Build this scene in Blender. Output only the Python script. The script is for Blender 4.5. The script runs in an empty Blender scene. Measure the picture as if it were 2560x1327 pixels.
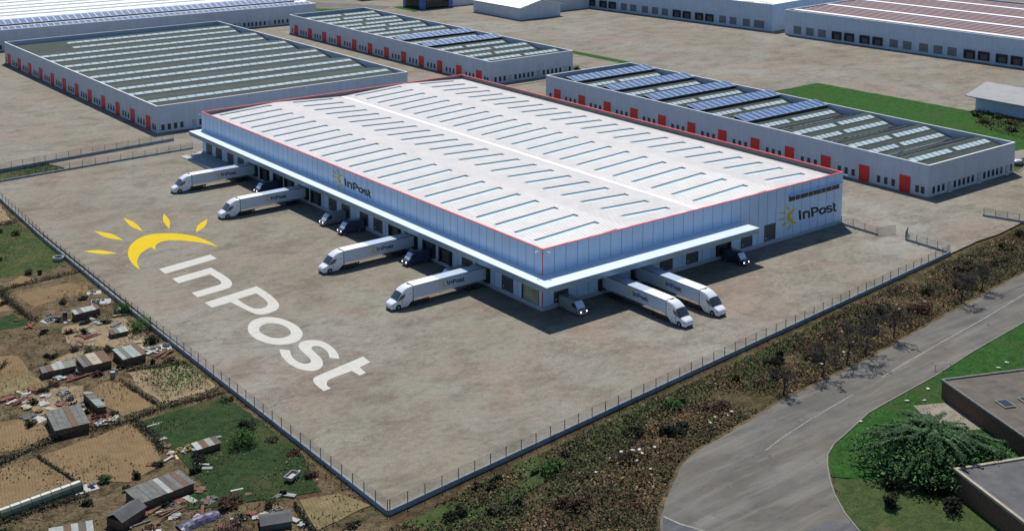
import bpy, math, random
from mathutils import Vector, Matrix
from mathutils.geometry import tessellate_polygon
random.seed(7)
SC = bpy.context.scene
COL = SC.collection
R = math.radians
SUN_E,SKY_E,EXPO=4.9,.103,0.0

# ------------------------------------------------------------------ helpers
class MB:
    """collects faces and links them as ONE mesh object"""
    def __init__(s): s.v=[]; s.f=[]; s.m=[]; s.sm=[]
    def quad(s,a,b,c,d,m=0):
        n=len(s.v); s.v+=[a,b,c,d]; s.f.append((n,n+1,n+2,n+3)); s.m.append(m)
    def tri(s,a,b,c,m=0):
        n=len(s.v); s.v+=[a,b,c]; s.f.append((n,n+1,n+2)); s.m.append(m)
    def hexa(s,p,m=0):
        n=len(s.v); s.v+=p
        for q in ((0,3,2,1),(4,5,6,7),(0,1,5,4),(1,2,6,5),(2,3,7,6),(3,0,4,7)):
            s.f.append(tuple(n+i for i in q)); s.m.append(m)
    def box(s,x0,x1,y0,y1,z0,z1,m=0):
        s.hexa([(x0,y0,z0),(x1,y0,z0),(x1,y1,z0),(x0,y1,z0),(x0,y0,z1),(x1,y0,z1),(x1,y1,z1),(x0,y1,z1)],m)
    def bar(s,a,b,w,h=None,m=0):
        """rectangular bar from a to b, w wide and h high"""
        h=h or w; a=Vector(a); b=Vector(b); d=(b-a).normalized()
        up=Vector((0,0,1)) if abs(d.z)<.95 else Vector((1,0,0))
        r=d.cross(up).normalized()*w/2; u=r.cross(d).normalized()*h/2
        s.hexa([tuple(q) for q in (a-r-u,a+r-u,b+r-u,b-r-u,a-r+u,a+r+u,b+r+u,b-r+u)],m)
    def tube(s,a,b,r0,r1,n=6,m=0,cap=True):
        a=Vector(a); b=Vector(b); d=(b-a).normalized()
        up=Vector((0,0,1)) if abs(d.z)<.95 else Vector((1,0,0))
        e1=d.cross(up).normalized(); e2=d.cross(e1)
        k=len(s.v)
        for i in range(n):
            t=2*math.pi*i/n; o=e1*math.cos(t)+e2*math.sin(t)
            s.v.append(tuple(a+o*r0)); s.v.append(tuple(b+o*r1))
        for i in range(n):
            j=(i+1)%n; s.f.append((k+2*i,k+2*j,k+2*j+1,k+2*i+1)); s.m.append(m)
        if cap:
            s.f.append(tuple(k+2*i for i in range(n))[::-1]); s.m.append(m)
            s.f.append(tuple(k+2*i+1 for i in range(n))); s.m.append(m)
    def poly(s,loops,fn,m=0,thick=None):
        """filled outline with holes; fn maps (u,v,h) to a point; thick gives it depth"""
        vs=[[Vector((p[0],p[1],0)) for p in l] for l in loops]
        flat=[p for l in loops for p in l]
        tr=tessellate_polygon(vs)
        h=thick or 0
        n=len(s.v); s.v+=[tuple(fn(p[0],p[1],h)) for p in flat]
        for t in tr: s.f.append(tuple(n+i for i in t)); s.m.append(m)
        if thick:
            for l in loops:
                for i in range(len(l)):
                    a,b=l[i],l[(i+1)%len(l)]
                    s.quad(fn(a[0],a[1],0),fn(b[0],b[1],0),fn(b[0],b[1],h),fn(a[0],a[1],h),m)
    @staticmethod
    def fat(loops,d):
        def area(l): return sum(l[i-1][0]*l[i][1]-l[i][0]*l[i-1][1] for i in range(len(l)))/2
        out=[]
        for k,l in enumerate(loops):
            sg=(1 if area(l)>0 else -1)*(1 if k==0 else -1); n=len(l); q=[]
            for i in range(n):
                a=Vector(l[i-1]); b=Vector(l[i]); c=Vector(l[(i+1)%n])
                n1=(b-a).normalized(); n2=(c-b).normalized()
                m=Vector((n1.y+n2.y,-n1.x-n2.x))
                if m.length<.2: q.append(tuple(b)); continue
                m.normalize(); co=max(.5,m.dot(Vector((n1.y,-n1.x))))
                q.append(tuple(b+m*sg*d/co))
            out.append(q)
        return out
    def prism(s,pts,z0,z1,m=0):
        n=len(s.v); k=len(pts)
        s.v+=[(p[0],p[1],z0) for p in pts]+[(p[0],p[1],z1) for p in pts]
        s.f.append(tuple(range(n+k-1,n-1,-1))); s.m.append(m)
        s.f.append(tuple(range(n+k,n+2*k))); s.m.append(m)
        for i in range(k):
            j=(i+1)%k; s.f.append((n+i,n+j,n+k+j,n+k+i)); s.m.append(m)
    def build(s,name,mats,parent=None,loc=(0,0,0),rz=0,smooth=False,fix=False):
        me=bpy.data.meshes.new(name); me.from_pydata([tuple(v) for v in s.v],[],s.f)
        if not isinstance(mats,(list,tuple)): mats=[mats]
        for q in mats: me.materials.append(q)
        if len(mats)>1: me.polygons.foreach_set('material_index',s.m)
        if fix:
            import bmesh
            b=bmesh.new(); b.from_mesh(me); bmesh.ops.remove_doubles(b,verts=b.verts,dist=1e-4)
            bmesh.ops.recalc_face_normals(b,faces=b.faces); b.to_mesh(me); b.free()
        if smooth:
            for p in me.polygons: p.use_smooth=True
        me.update()
        o=bpy.data.objects.new(name,me); COL.objects.link(o)
        o.location=loc; o.rotation_euler=(0,0,rz)
        if parent: o.parent=parent
        return o

def tag(o,label=None,cat=None,group=None,kind=None):
    if label: o['label']=label
    if cat: o['category']=cat
    if group: o['group']=group
    if kind: o['kind']=kind
    return o
def thing(name,label,cat,loc=(0,0,0),rz=0,group=None):
    o=bpy.data.objects.new(name,None); COL.objects.link(o); o.empty_display_size=.5
    o.location=loc; o.rotation_euler=(0,0,rz)
    return tag(o,label,cat,group)
def structure(o): o['kind']='structure'; return o
def copy_tree(o,parent=None):
    c=o.copy(); COL.objects.link(c); c.parent=parent
    for ch in list(o.children): copy_tree(ch,c)
    return c
def inst(src,name,parent,loc,rz=0):
    """a copy of a part sharing its mesh, with copies of its sub-parts"""
    c=src.copy(); c.name=name; COL.objects.link(c); c.parent=parent
    c.location=loc; c.rotation_euler=(0,0,rz)
    for ch in list(src.children):
        d=ch.copy(); COL.objects.link(d); d.parent=c
    return c

# ------------------------------------------------------------------ materials
def new_mat(name):
    m=bpy.data.materials.new(name); m.use_nodes=True
    nt=m.node_tree; nt.nodes.clear()
    o=nt.nodes.new('ShaderNodeOutputMaterial'); b=nt.nodes.new('ShaderNodeBsdfPrincipled')
    nt.links.new(b.outputs[0],o.inputs[0])
    return m,nt,b
def c4(c): return (c[0],c[1],c[2],1)
class G:
    def __init__(s,nt): s.nt=nt; s._co=None
    def n(s,t,**k):
        q=s.nt.nodes.new(t)
        for a,b in k.items(): setattr(q,a,b)
        return q
    def l(s,a,b): s.nt.links.new(a,b)
    def co(s,scale=(1,1,1),rot=(0,0,0),loc=(0,0,0)):
        if s._co is None: s._co=s.n('ShaderNodeTexCoord').outputs['Object']
        m=s.n('ShaderNodeMapping'); m.inputs['Scale'].default_value=scale
        m.inputs['Rotation'].default_value=rot; m.inputs['Location'].default_value=loc
        s.l(s._co,m.inputs[0]); return m.outputs[0]
    def noise(s,freq,detail=4,rough=.55,dist=0,**k):
        q=s.n('ShaderNodeTexNoise'); q.inputs['Scale'].default_value=freq
        q.inputs['Detail'].default_value=detail; q.inputs['Roughness'].default_value=rough
        q.inputs['Distortion'].default_value=dist
        s.l(s.co(**k),q.inputs['Vector']); return q.outputs['Fac']
    def ramp(s,fac,stops,interp='LINEAR'):
        q=s.n('ShaderNodeValToRGB'); q.color_ramp.interpolation=interp
        e=q.color_ramp.elements
        while len(e)<len(stops): e.new(.5)
        for i,(p,c) in enumerate(stops):
            e[i].position=p; e[i].color=c4(c) if isinstance(c,(tuple,list)) else (c,c,c,1)
        s.l(fac,q.inputs[0]); return q.outputs[0]
    def mix(s,fac,a,b,mode='MIX'):
        q=s.n('ShaderNodeMix',data_type='RGBA',blend_type=mode)
        for sock,val in ((q.inputs[0],fac),(q.inputs[6],a),(q.inputs[7],b)):
            if hasattr(val,'is_linked') : s.l(val,sock)
            elif isinstance(val,(int,float)): sock.default_value=val if sock.type=='VALUE' else (val,val,val,1)
            else: sock.default_value=c4(val)
        return q.outputs[2]
    def bump(s,h,b,strength=.3,dist=.1):
        q=s.n('ShaderNodeBump'); q.inputs['Strength'].default_value=strength; q.inputs['Distance'].default_value=dist
        s.l(h,q.inputs['Height']); s.l(q.outputs[0],b.inputs['Normal'])
def plain(name,col,rough=.6,metal=0.,var=.12,vscale=.6,emit=0,spec=.5,coat=0):
    m,nt,b=new_mat(name); g=G(nt)
    if var:
        f=g.noise(vscale,5,.6)
        lo=tuple(c*(1-var) for c in col); hi=tuple(min(1,c*(1+var)) for c in col)
        g.l(g.ramp(f,[(.3,lo),(.7,hi)]),b.inputs['Base Color'])
    else: b.inputs['Base Color'].default_value=c4(col)
    b.inputs['Roughness'].default_value=rough; b.inputs['Metallic'].default_value=metal
    b.inputs['Specular IOR Level'].default_value=spec; b.inputs['Coat Weight'].default_value=coat
    if emit:
        b.inputs['Emission Color'].default_value=(1,1,1,1); b.inputs['Emission Strength'].default_value=emit
    return m
M={}
def yard_mat():
    m,nt,b=new_mat('yard_concrete'); g=G(nt)
    big=g.noise(.016,5,.6,.4)
    c=g.ramp(big,[(.3,(.188,.165,.122)),(.45,(.218,.197,.153)),(.58,(.238,.222,.183)),(.72,(.272,.27,.238))])
    pink=g.ramp(g.noise(.045,4,.6,.3,loc=(31,7,0)),[(.5,0.),(.68,1.)])
    c=g.mix(pink,c,(.245,.192,.152))
    gre=g.ramp(g.noise(.05,4,.6,.3,loc=(-11,47,0)),[(.54,0.),(.72,1.)])
    c=g.mix(gre,c,(.228,.23,.185))
    st=g.ramp(g.noise(.085,10,.8,.25,scale=(1.,1.5,1),rot=(0,0,.5)),[(.47,0.),(.68,.8)])
    c=g.mix(st,c,(.098,.08,.058))
    st2=g.ramp(g.noise(.30,10,.82,.35,scale=(1.,1.8,1),rot=(0,0,.7),loc=(5,3,0)),[(.53,0.),(.70,.68)])
    c=g.mix(st2,c,(.085,.07,.05))
    # thin wandering cracks
    vo=g.n('ShaderNodeTexNoise'); vo.inputs['Scale'].default_value=.16; vo.inputs['Detail'].default_value=7
    vo.inputs['Roughness'].default_value=.62; vo.inputs['Distortion'].default_value=1.2
    g.l(g.co(scale=(1,2.4,1),rot=(0,0,.35)),vo.inputs['Vector'])
    cr=g.ramp(vo.outputs['Fac'],[(.488,0.),(.497,1.),(.503,1.),(.512,0.)])
    ck=g.mix(1.0,cr,g.ramp(g.noise(.05,3,.5,loc=(9,9,0)),[(.46,0.),(.58,.8)]),'MULTIPLY')
    c=g.mix(ck,c,(.10,.085,.065))
    c=g.mix(1.,c,g.ramp(g.noise(.9,6,.75,.4,loc=(17,3,0)),[(.3,.82),(.7,1.14)]),'MULTIPLY')
    gr=g.ramp(g.noise(4.2,4,.8),[(.3,.70),(.7,1.28)])
    c=g.mix(1.,c,gr,'MULTIPLY')
    g.l(c,b.inputs['Base Color']); b.inputs['Roughness'].default_value=.9
    b.inputs['Specular IOR Level'].default_value=.25
    g.bump(g.noise(2.2,6,.75),b,.25,.05)
    return m
def soil_mat(name,a,bb,furrow=0.,rz=0.,scale=.5):
    m,nt,b=new_mat(name); g=G(nt)
    c=g.ramp(g.noise(scale,7,.7,.5),[(.28,a),(.72,bb)])
    c=g.mix(g.ramp(g.noise(.16,4,.6,.5,loc=(3,8,0)),[(.5,0.),(.75,.55)]),c,tuple(x*.5 for x in a))
    if furrow:
        w=g.n('ShaderNodeTexWave'); w.inputs['Scale'].default_value=furrow; w.inputs['Distortion'].default_value=5.
        w.inputs['Detail'].default_value=3; w.inputs['Detail Scale'].default_value=1.2
        g.l(g.co(rot=(0,0,rz)),w.inputs['Vector'])
        c=g.mix(g.ramp(w.outputs['Fac'],[(.2,.0),(.9,.16)]),c,tuple(x*.45 for x in a))
        g.bump(w.outputs['Fac'],b,.6,.12)
    else: g.bump(g.noise(1.5,8,.8),b,.8,.25)
    g.l(c,b.inputs['Base Color']); b.inputs['Roughness'].default_value=1; b.inputs['Specular IOR Level'].default_value=.1
    return m
def scrub_ground(name='scrub_ground',br=1.):
    m,nt,b=new_mat(name); g=G(nt)
    c=g.ramp(g.noise(.3,9,.78,.8),[(.28,(.010,.010,.007)),(.4,(.05,.045,.022)),(.52,(.115,.085,.046)),(.64,(.19,.135,.075)),(.8,(.29,.225,.135))])
    if br>1: c=g.ramp(g.noise(.35,9,.78,.8),[(.26,(.010,.009,.007)),(.38,(.05,.042,.022)),(.5,(.15,.115,.065)),(.64,(.22,.17,.10)),(.8,(.30,.25,.17))])
    c=g.mix(g.ramp(g.noise(.09,5,.65,.4,loc=(4,1,0)),[(.58 if br>1 else .5,0.),(.74,.7)]),c,(.045,.075,.022))
    c=g.mix(g.ramp(g.noise(.12,5,.65,.4,loc=(40,11,0)),[(.54,0.),(.7,.7)]),c,(.13,.065,.04))
    c=g.mix(1.,c,g.ramp(g.noise(3.,4,.8),[(.3,.45),(.7,1.5)]),'MULTIPLY')
    g.l(c,b.inputs['Base Color']); b.inputs['Roughness'].default_value=1; b.inputs['Specular IOR Level'].default_value=.1
    g.bump(g.noise(1.4,9,.8,.5),b,1.,.5)
    return m
def grass_mat(name,a,bb,dry):
    m,nt,b=new_mat(name); g=G(nt)
    c=g.ramp(g.noise(.6,8,.75,.6),[(.3,a),(.7,bb)])
    c=g.mix(g.ramp(g.noise(.1,5,.6,.6,loc=(7,2,0)),[(.52,0.),(.7,.8)]),c,dry)
    c=g.mix(1.,c,g.ramp(g.noise(4.,4,.8),[(.3,.5),(.7,1.45)]),'MULTIPLY')
    g.l(c,b.inputs['Base Color']); b.inputs['Roughness'].default_value=1; b.inputs['Specular IOR Level'].default_value=.1
    g.bump(g.noise(2.5,8,.8),b,.9,.3)
    return m
def leaf_mat(name,stops):
    m,nt,b=new_mat(name); g=G(nt)
    geo=g.n('ShaderNodeNewGeometry')
    c=g.ramp(geo.outputs['Random Per Island'],stops)
    c=g.mix(1.,c,g.ramp(g.noise(.35,4,.6),[(.35,.55),(.65,1.35)]),'MULTIPLY')
    g.l(c,b.inputs['Base Color']); b.inputs['Roughness'].default_value=.8; b.inputs['Specular IOR Level'].default_value=.2
    return m
def asphalt(name,a,bb,rz):
    m,nt,b=new_mat(name); g=G(nt)
    c=g.ramp(g.noise(.12,7,.7,.5),[(.3,a),(.7,bb)])
    c=g.mix(g.ramp(g.noise(.07,5,.65,.6,loc=(13,5,0)),[(.5,0.),(.68,.6)]),c,(bb[0]*1.05,bb[1]*.95,bb[2]*.8))
    c=g.mix(g.ramp(g.noise(.2,6,.68,.4,scale=(.25,2.4,1),rot=(0,0,rz)),[(.46,0.),(.7,.85)]),c,tuple(x*1.35 for x in bb))
    c=g.mix(g.ramp(g.noise(.5,8,.75,1.),[(.56,0.),(.75,.6)]),c,tuple(x*.5 for x in a))
    c=g.mix(1.,c,g.ramp(g.noise(9,3,.7),[(.3,.85),(.7,1.15)]),'MULTIPLY')
    g.l(c,b.inputs['Base Color']); b.inputs['Roughness'].default_value=.9; b.inputs['Specular IOR Level'].default_value=.25
    return m
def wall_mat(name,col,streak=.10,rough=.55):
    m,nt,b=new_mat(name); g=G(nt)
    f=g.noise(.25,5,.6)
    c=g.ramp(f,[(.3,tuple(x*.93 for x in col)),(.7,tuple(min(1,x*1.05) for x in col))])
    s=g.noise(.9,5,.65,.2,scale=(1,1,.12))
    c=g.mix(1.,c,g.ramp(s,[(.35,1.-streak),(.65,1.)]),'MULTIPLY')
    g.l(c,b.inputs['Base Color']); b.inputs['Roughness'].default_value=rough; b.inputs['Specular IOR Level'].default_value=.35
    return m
def solar_mat():
    m,nt,b=new_mat('solar_cells'); g=G(nt)
    br=g.n('ShaderNodeTexBrick'); br.offset=0
    br.inputs['Color1'].default_value=(.009,.066,.19,1); br.inputs['Color2'].default_value=(.012,.085,.235,1)
    br.inputs['Mortar'].default_value=(.12,.19,.40,1)
    br.inputs['Scale'].default_value=1; br.inputs['Mortar Size'].default_value=.03
    br.inputs['Brick Width'].default_value=.62; br.inputs['Row Height'].default_value=.8
    g.l(g.co(),br.inputs['Vector'])
    g.l(br.outputs['Color'],b.inputs['Base Color'])
    b.inputs['Roughness'].default_value=.5; b.inputs['Specular IOR Level'].default_value=.25
    return m
M['yard']=yard_mat()
M['scrub']=scrub_ground()
M['soil']=soil_mat('tilled_soil',(.165,.115,.06),(.25,.175,.095),.7,.25)
M['soil_green']=soil_mat('weedy_soil',(.13,.115,.055),(.26,.20,.11),.6,.25)
M['soil_pale']=soil_mat('pale_dry_soil',(.20,.148,.09),(.33,.255,.16),0)
M['allot']=scrub_ground('rough_allotment_ground',1.15)
M['lawn']=grass_mat('mown_grass',(.012,.05,.010),(.05,.135,.026),(.055,.08,.028))
M['dull_lawn']=grass_mat('patchy_garden_lawn',(.014,.034,.012),(.05,.085,.03),(.10,.085,.04))
M['rough_grass']=grass_mat('rough_grass',(.028,.055,.016),(.085,.115,.04),(.14,.115,.055))
M['road']=asphalt('worn_asphalt',(.080,.075,.066),(.136,.129,.115),-.15)
M['road_dark']=asphalt('dark_asphalt',(.055,.057,.065),(.10,.10,.11),.6)
M['pavement']=asphalt('pavement_concrete',(.17,.15,.115),(.24,.215,.17),0)
M['kerb']=plain('kerb_stone',(.17,.165,.15),.85,var=.2)
M['line']=plain('road_paint',(.25,.25,.23),.8,var=.4,vscale=1.5)
M['wall']=wall_mat('grey_render',(.50,.55,.62))
M['wall_far']=wall_mat('blue_grey_cladding',(.47,.58,.70))
M['wall_white']=wall_mat('white_cladding',(.58,.62,.68))
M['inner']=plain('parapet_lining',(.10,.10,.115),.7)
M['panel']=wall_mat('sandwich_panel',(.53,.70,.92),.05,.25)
M['joint']=plain('panel_joint',(.07,.09,.13),.6,var=0)
M['plinth']=wall_mat('precast_plinth',(.42,.47,.53),.12,.7)
M['red']=plain('red_coping',(.75,.07,.06),.4,var=.05)
M['red_door']=plain('red_door_paint',(.62,.018,.015),.45,var=.08)
M['coping']=plain('white_coping',(.78,.78,.78),.5,var=.05)
M['roof_white']=plain('white_roof_sheet',(.875,.84,.785),.5,var=.05,vscale=.3)
M['roof_cap']=plain('bright_roof_membrane',(.93,.92,.90),.5,var=.04)
M['roof_dark']=plain('grey_roof_felt',(.018,.034,.027),.85,var=.25,vscale=.25)
M['roof_pink']=plain('faded_red_roof_sheet',(.36,.235,.225),.6,var=.08)
M['roof_gap']=plain('roof_gap',(.03,.022,.026),.8,var=0)
M['roof_rusty']=plain('weathered_roof_felt',(.098,.083,.068),.9,var=.3,vscale=.5)
M['roof_grey']=plain('grey_flat_roof_felt',(.085,.085,.088),.9,var=.3,vscale=.4)
M['glaze']=plain('milky_rooflight_glazing',(.42,.52,.53),.12,var=.10,vscale=.35)
M['slot']=plain('rooflight_glazing',(.58,.74,.80),.15,var=.08,vscale=.4)
M['slot_side']=plain('rooflight_curb',(.17,.24,.28),.5,var=0)
M['frame_dark']=plain('dark_frame',(.035,.038,.04),.5,var=0)
M['glass_dark']=plain('dark_window_glass',(.025,.028,.03),.06,var=.3,vscale=1.5)
M['glass_lobby']=plain('lobby_glass',(.34,.33,.22),.08,var=.35,vscale=.35)
M['glass_blue']=plain('blue_spandrel_glass',(.06,.16,.55),.15,var=.15,vscale=.3)
M['solar']=solar_mat()
M['solar_edge']=plain('panel_edge_aluminium',(.72,.74,.78),.4,var=0)
M['alu']=plain('brushed_canopy_aluminium',(.24,.36,.47),.33,.45,var=.05)
M['canopy_top']=plain('canopy_sheet',(.62,.72,.78),.38,.25,var=.04)
M['door_grey']=plain('grey_sectional_door',(.075,.08,.082),.45,var=.08)
M['door_far']=plain('dull_grey_door',(.15,.17,.18),.5,var=.08)
M['door_pale']=plain('pale_steel_door',(.40,.42,.45),.5,var=.05)
M['rubber']=plain('black_rubber',(.018,.018,.02),.75,var=.2)
M['white_part']=plain('white_plastic',(.8,.8,.8),.35,var=0)
M['steel']=plain('galvanised_steel',(.30,.35,.40),.45,.5,var=.1)
M['post']=plain('blue_grey_fence_post',(.10,.16,.22),.5,.3,var=.1)
M['wire']=plain('fence_wire',(.14,.15,.16),.5,.4,var=0)
M['conc_wall']=plain('fence_base_concrete',(.24,.27,.285),.8,var=.2)
M['conc']=plain('loading_platform_concrete',(.36,.38,.40),.85,var=.15)
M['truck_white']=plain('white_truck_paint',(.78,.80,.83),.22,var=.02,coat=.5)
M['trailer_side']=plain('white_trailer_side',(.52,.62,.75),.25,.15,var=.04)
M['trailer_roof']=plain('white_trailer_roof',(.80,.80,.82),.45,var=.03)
M['mirror_skirt']=plain('polished_side_rail',(.80,.78,.76),.12,1.,var=.03)
M['chassis']=plain('black_chassis',(.02,.021,.024),.6,var=.2)
M['windscreen']=plain('tinted_windscreen',(.03,.04,.045),.04,var=.2,vscale=2,spec=.8,coat=1)
M['van_screen']=plain('painted_sky_windscreen',(.50,.62,.76),.08,var=.1,spec=.9,coat=1)  # pale blue base colour paints the sky reflection into the van glass
M['van_grey']=plain('grey_van_paint',(.23,.25,.27),.28,var=.04,coat=.6)
M['van_navy']=plain('navy_van_paint',(.045,.058,.115),.25,var=.04,coat=.6)
M['van_black']=plain('blackish_navy_van_paint',(.026,.032,.055),.25,var=.04,coat=.6)
M['lamp']=plain('lit_headlamp',(.9,.92,.95),.2,var=0,emit=2.5)
M['tail']=plain('red_tail_lamp',(.35,.01,.01),.3,var=0)
M['yellow']=plain('yellow_emblem',(.62,.50,.03),.5,var=.05)
M['black']=plain('black_lettering',(.012,.012,.016),.5,var=0)
M['yard_yellow']=plain('yellow_yard_paint',(.66,.49,.008),.85,var=.16,vscale=1.4)
def paint_mat(name,col):
    m,nt,b=new_mat(name); g=G(nt)
    c=g.ramp(g.noise(1.6,7,.7),[(.3,tuple(x*.84 for x in col)),(.7,col)])
    c=g.mix(g.ramp(g.noise(.32,9,.78,.9,scale=(1.,2.2,1),rot=(0,0,.9),loc=(5,3,0)),[(.5,0.),(.72,.42)]),c,tuple(x*.45 for x in col))
    c=g.mix(1.,c,g.ramp(g.noise(7.,4,.85),[(.3,.80),(.62,1.1)]),'MULTIPLY')
    g.l(c,b.inputs['Base Color']); b.inputs['Roughness'].default_value=.9; b.inputs['Specular IOR Level'].default_value=.2
    return m
M['yard_white']=paint_mat('white_yard_paint',(.56,.55,.50))
M['yard_yellow']=paint_mat('yellow_yard_paint',(.66,.48,.008))
M['bark']=plain('grey_bark',(.05,.042,.035),.9,var=.3,vscale=3)
M['roof_pale']=plain('pale_tiled_roof',(.25,.255,.26),.7,var=.12,vscale=.5)
M['wood_grey']=plain('weathered_boards',(.12,.125,.115),.9,var=.35,vscale=1.6)
M['wood_brown']=plain('brown_boards',(.13,.075,.045),.9,var=.35,vscale=2)
M['sheet']=plain('galvanised_roof_sheet',(.16,.185,.175),.55,.2,var=.3,vscale=1.2)
M['sheet_pale']=plain('pale_roof_sheet',(.33,.29,.21),.8,var=.25,vscale=1)
M['poly']=plain('polytunnel_film',(.06,.085,.055),.4,var=.3,vscale=.9)
M['rust']=plain('rusty_iron',(.16,.055,.035),.9,var=.4,vscale=2)
M['junk_white']=plain('off_white_plastic',(.32,.31,.295),.6,var=.15,vscale=2)
M['junk_blue']=plain('purple_blue_tarpaulin',(.05,.045,.10),.5,var=.3,vscale=1)
M['junk_yellow']=plain('yellow_plastic',(.50,.34,.12),.6,var=.2,vscale=2)
M['stone']=plain('white_stone',(.50,.48,.46),.8,var=.1)
M['leaf_dark']=leaf_mat('dark_hedge_leaves',[(0,(.004,.007,.004)),(.6,(.011,.017,.008)),(1,(.03,.036,.016))])
M['leaf_green']=leaf_mat('bright_bush_leaves',[(0,(.015,.05,.01)),(.6,(.04,.11,.02)),(1,(.09,.16,.045))])
M['leaf_scrub']=leaf_mat('scrub_leaves',[(0,(.006,.007,.004)),(.25,(.02,.027,.010)),(.45,(.05,.062,.02)),(.62,(.10,.075,.032)),(.75,(.12,.052,.03)),(.88,(.19,.115,.06)),(1,(.33,.24,.13))])
M['leaf_brown']=leaf_mat('dead_bramble',[(0,(.02,.012,.010)),(.5,(.07,.035,.025)),(1,(.15,.09,.055))])
M['leaf_olive']=leaf_mat('olive_shrub_leaves',[(0,(.014,.02,.008)),(.6,(.045,.055,.02)),(1,(.11,.11,.05))])
M['leaf_dry']=leaf_mat('dry_straw_grass',[(0,(.08,.05,.025)),(.6,(.19,.115,.055)),(1,(.34,.25,.13))])
M['needle']=leaf_mat('cedar_needles',[(0,(.008,.026,.010)),(.5,(.03,.08,.028)),(1,(.09,.155,.06))])
M['leaf_cedar']=leaf_mat('soft_cedar_shoots',[(0,(.010,.035,.010)),(.5,(.035,.10,.028)),(1,(.10,.18,.055))])
M['grass_blade']=leaf_mat('grass_blades',[(0,(.010,.034,.01)),(.6,(.038,.09,.022)),(1,(.10,.14,.05))])
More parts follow.
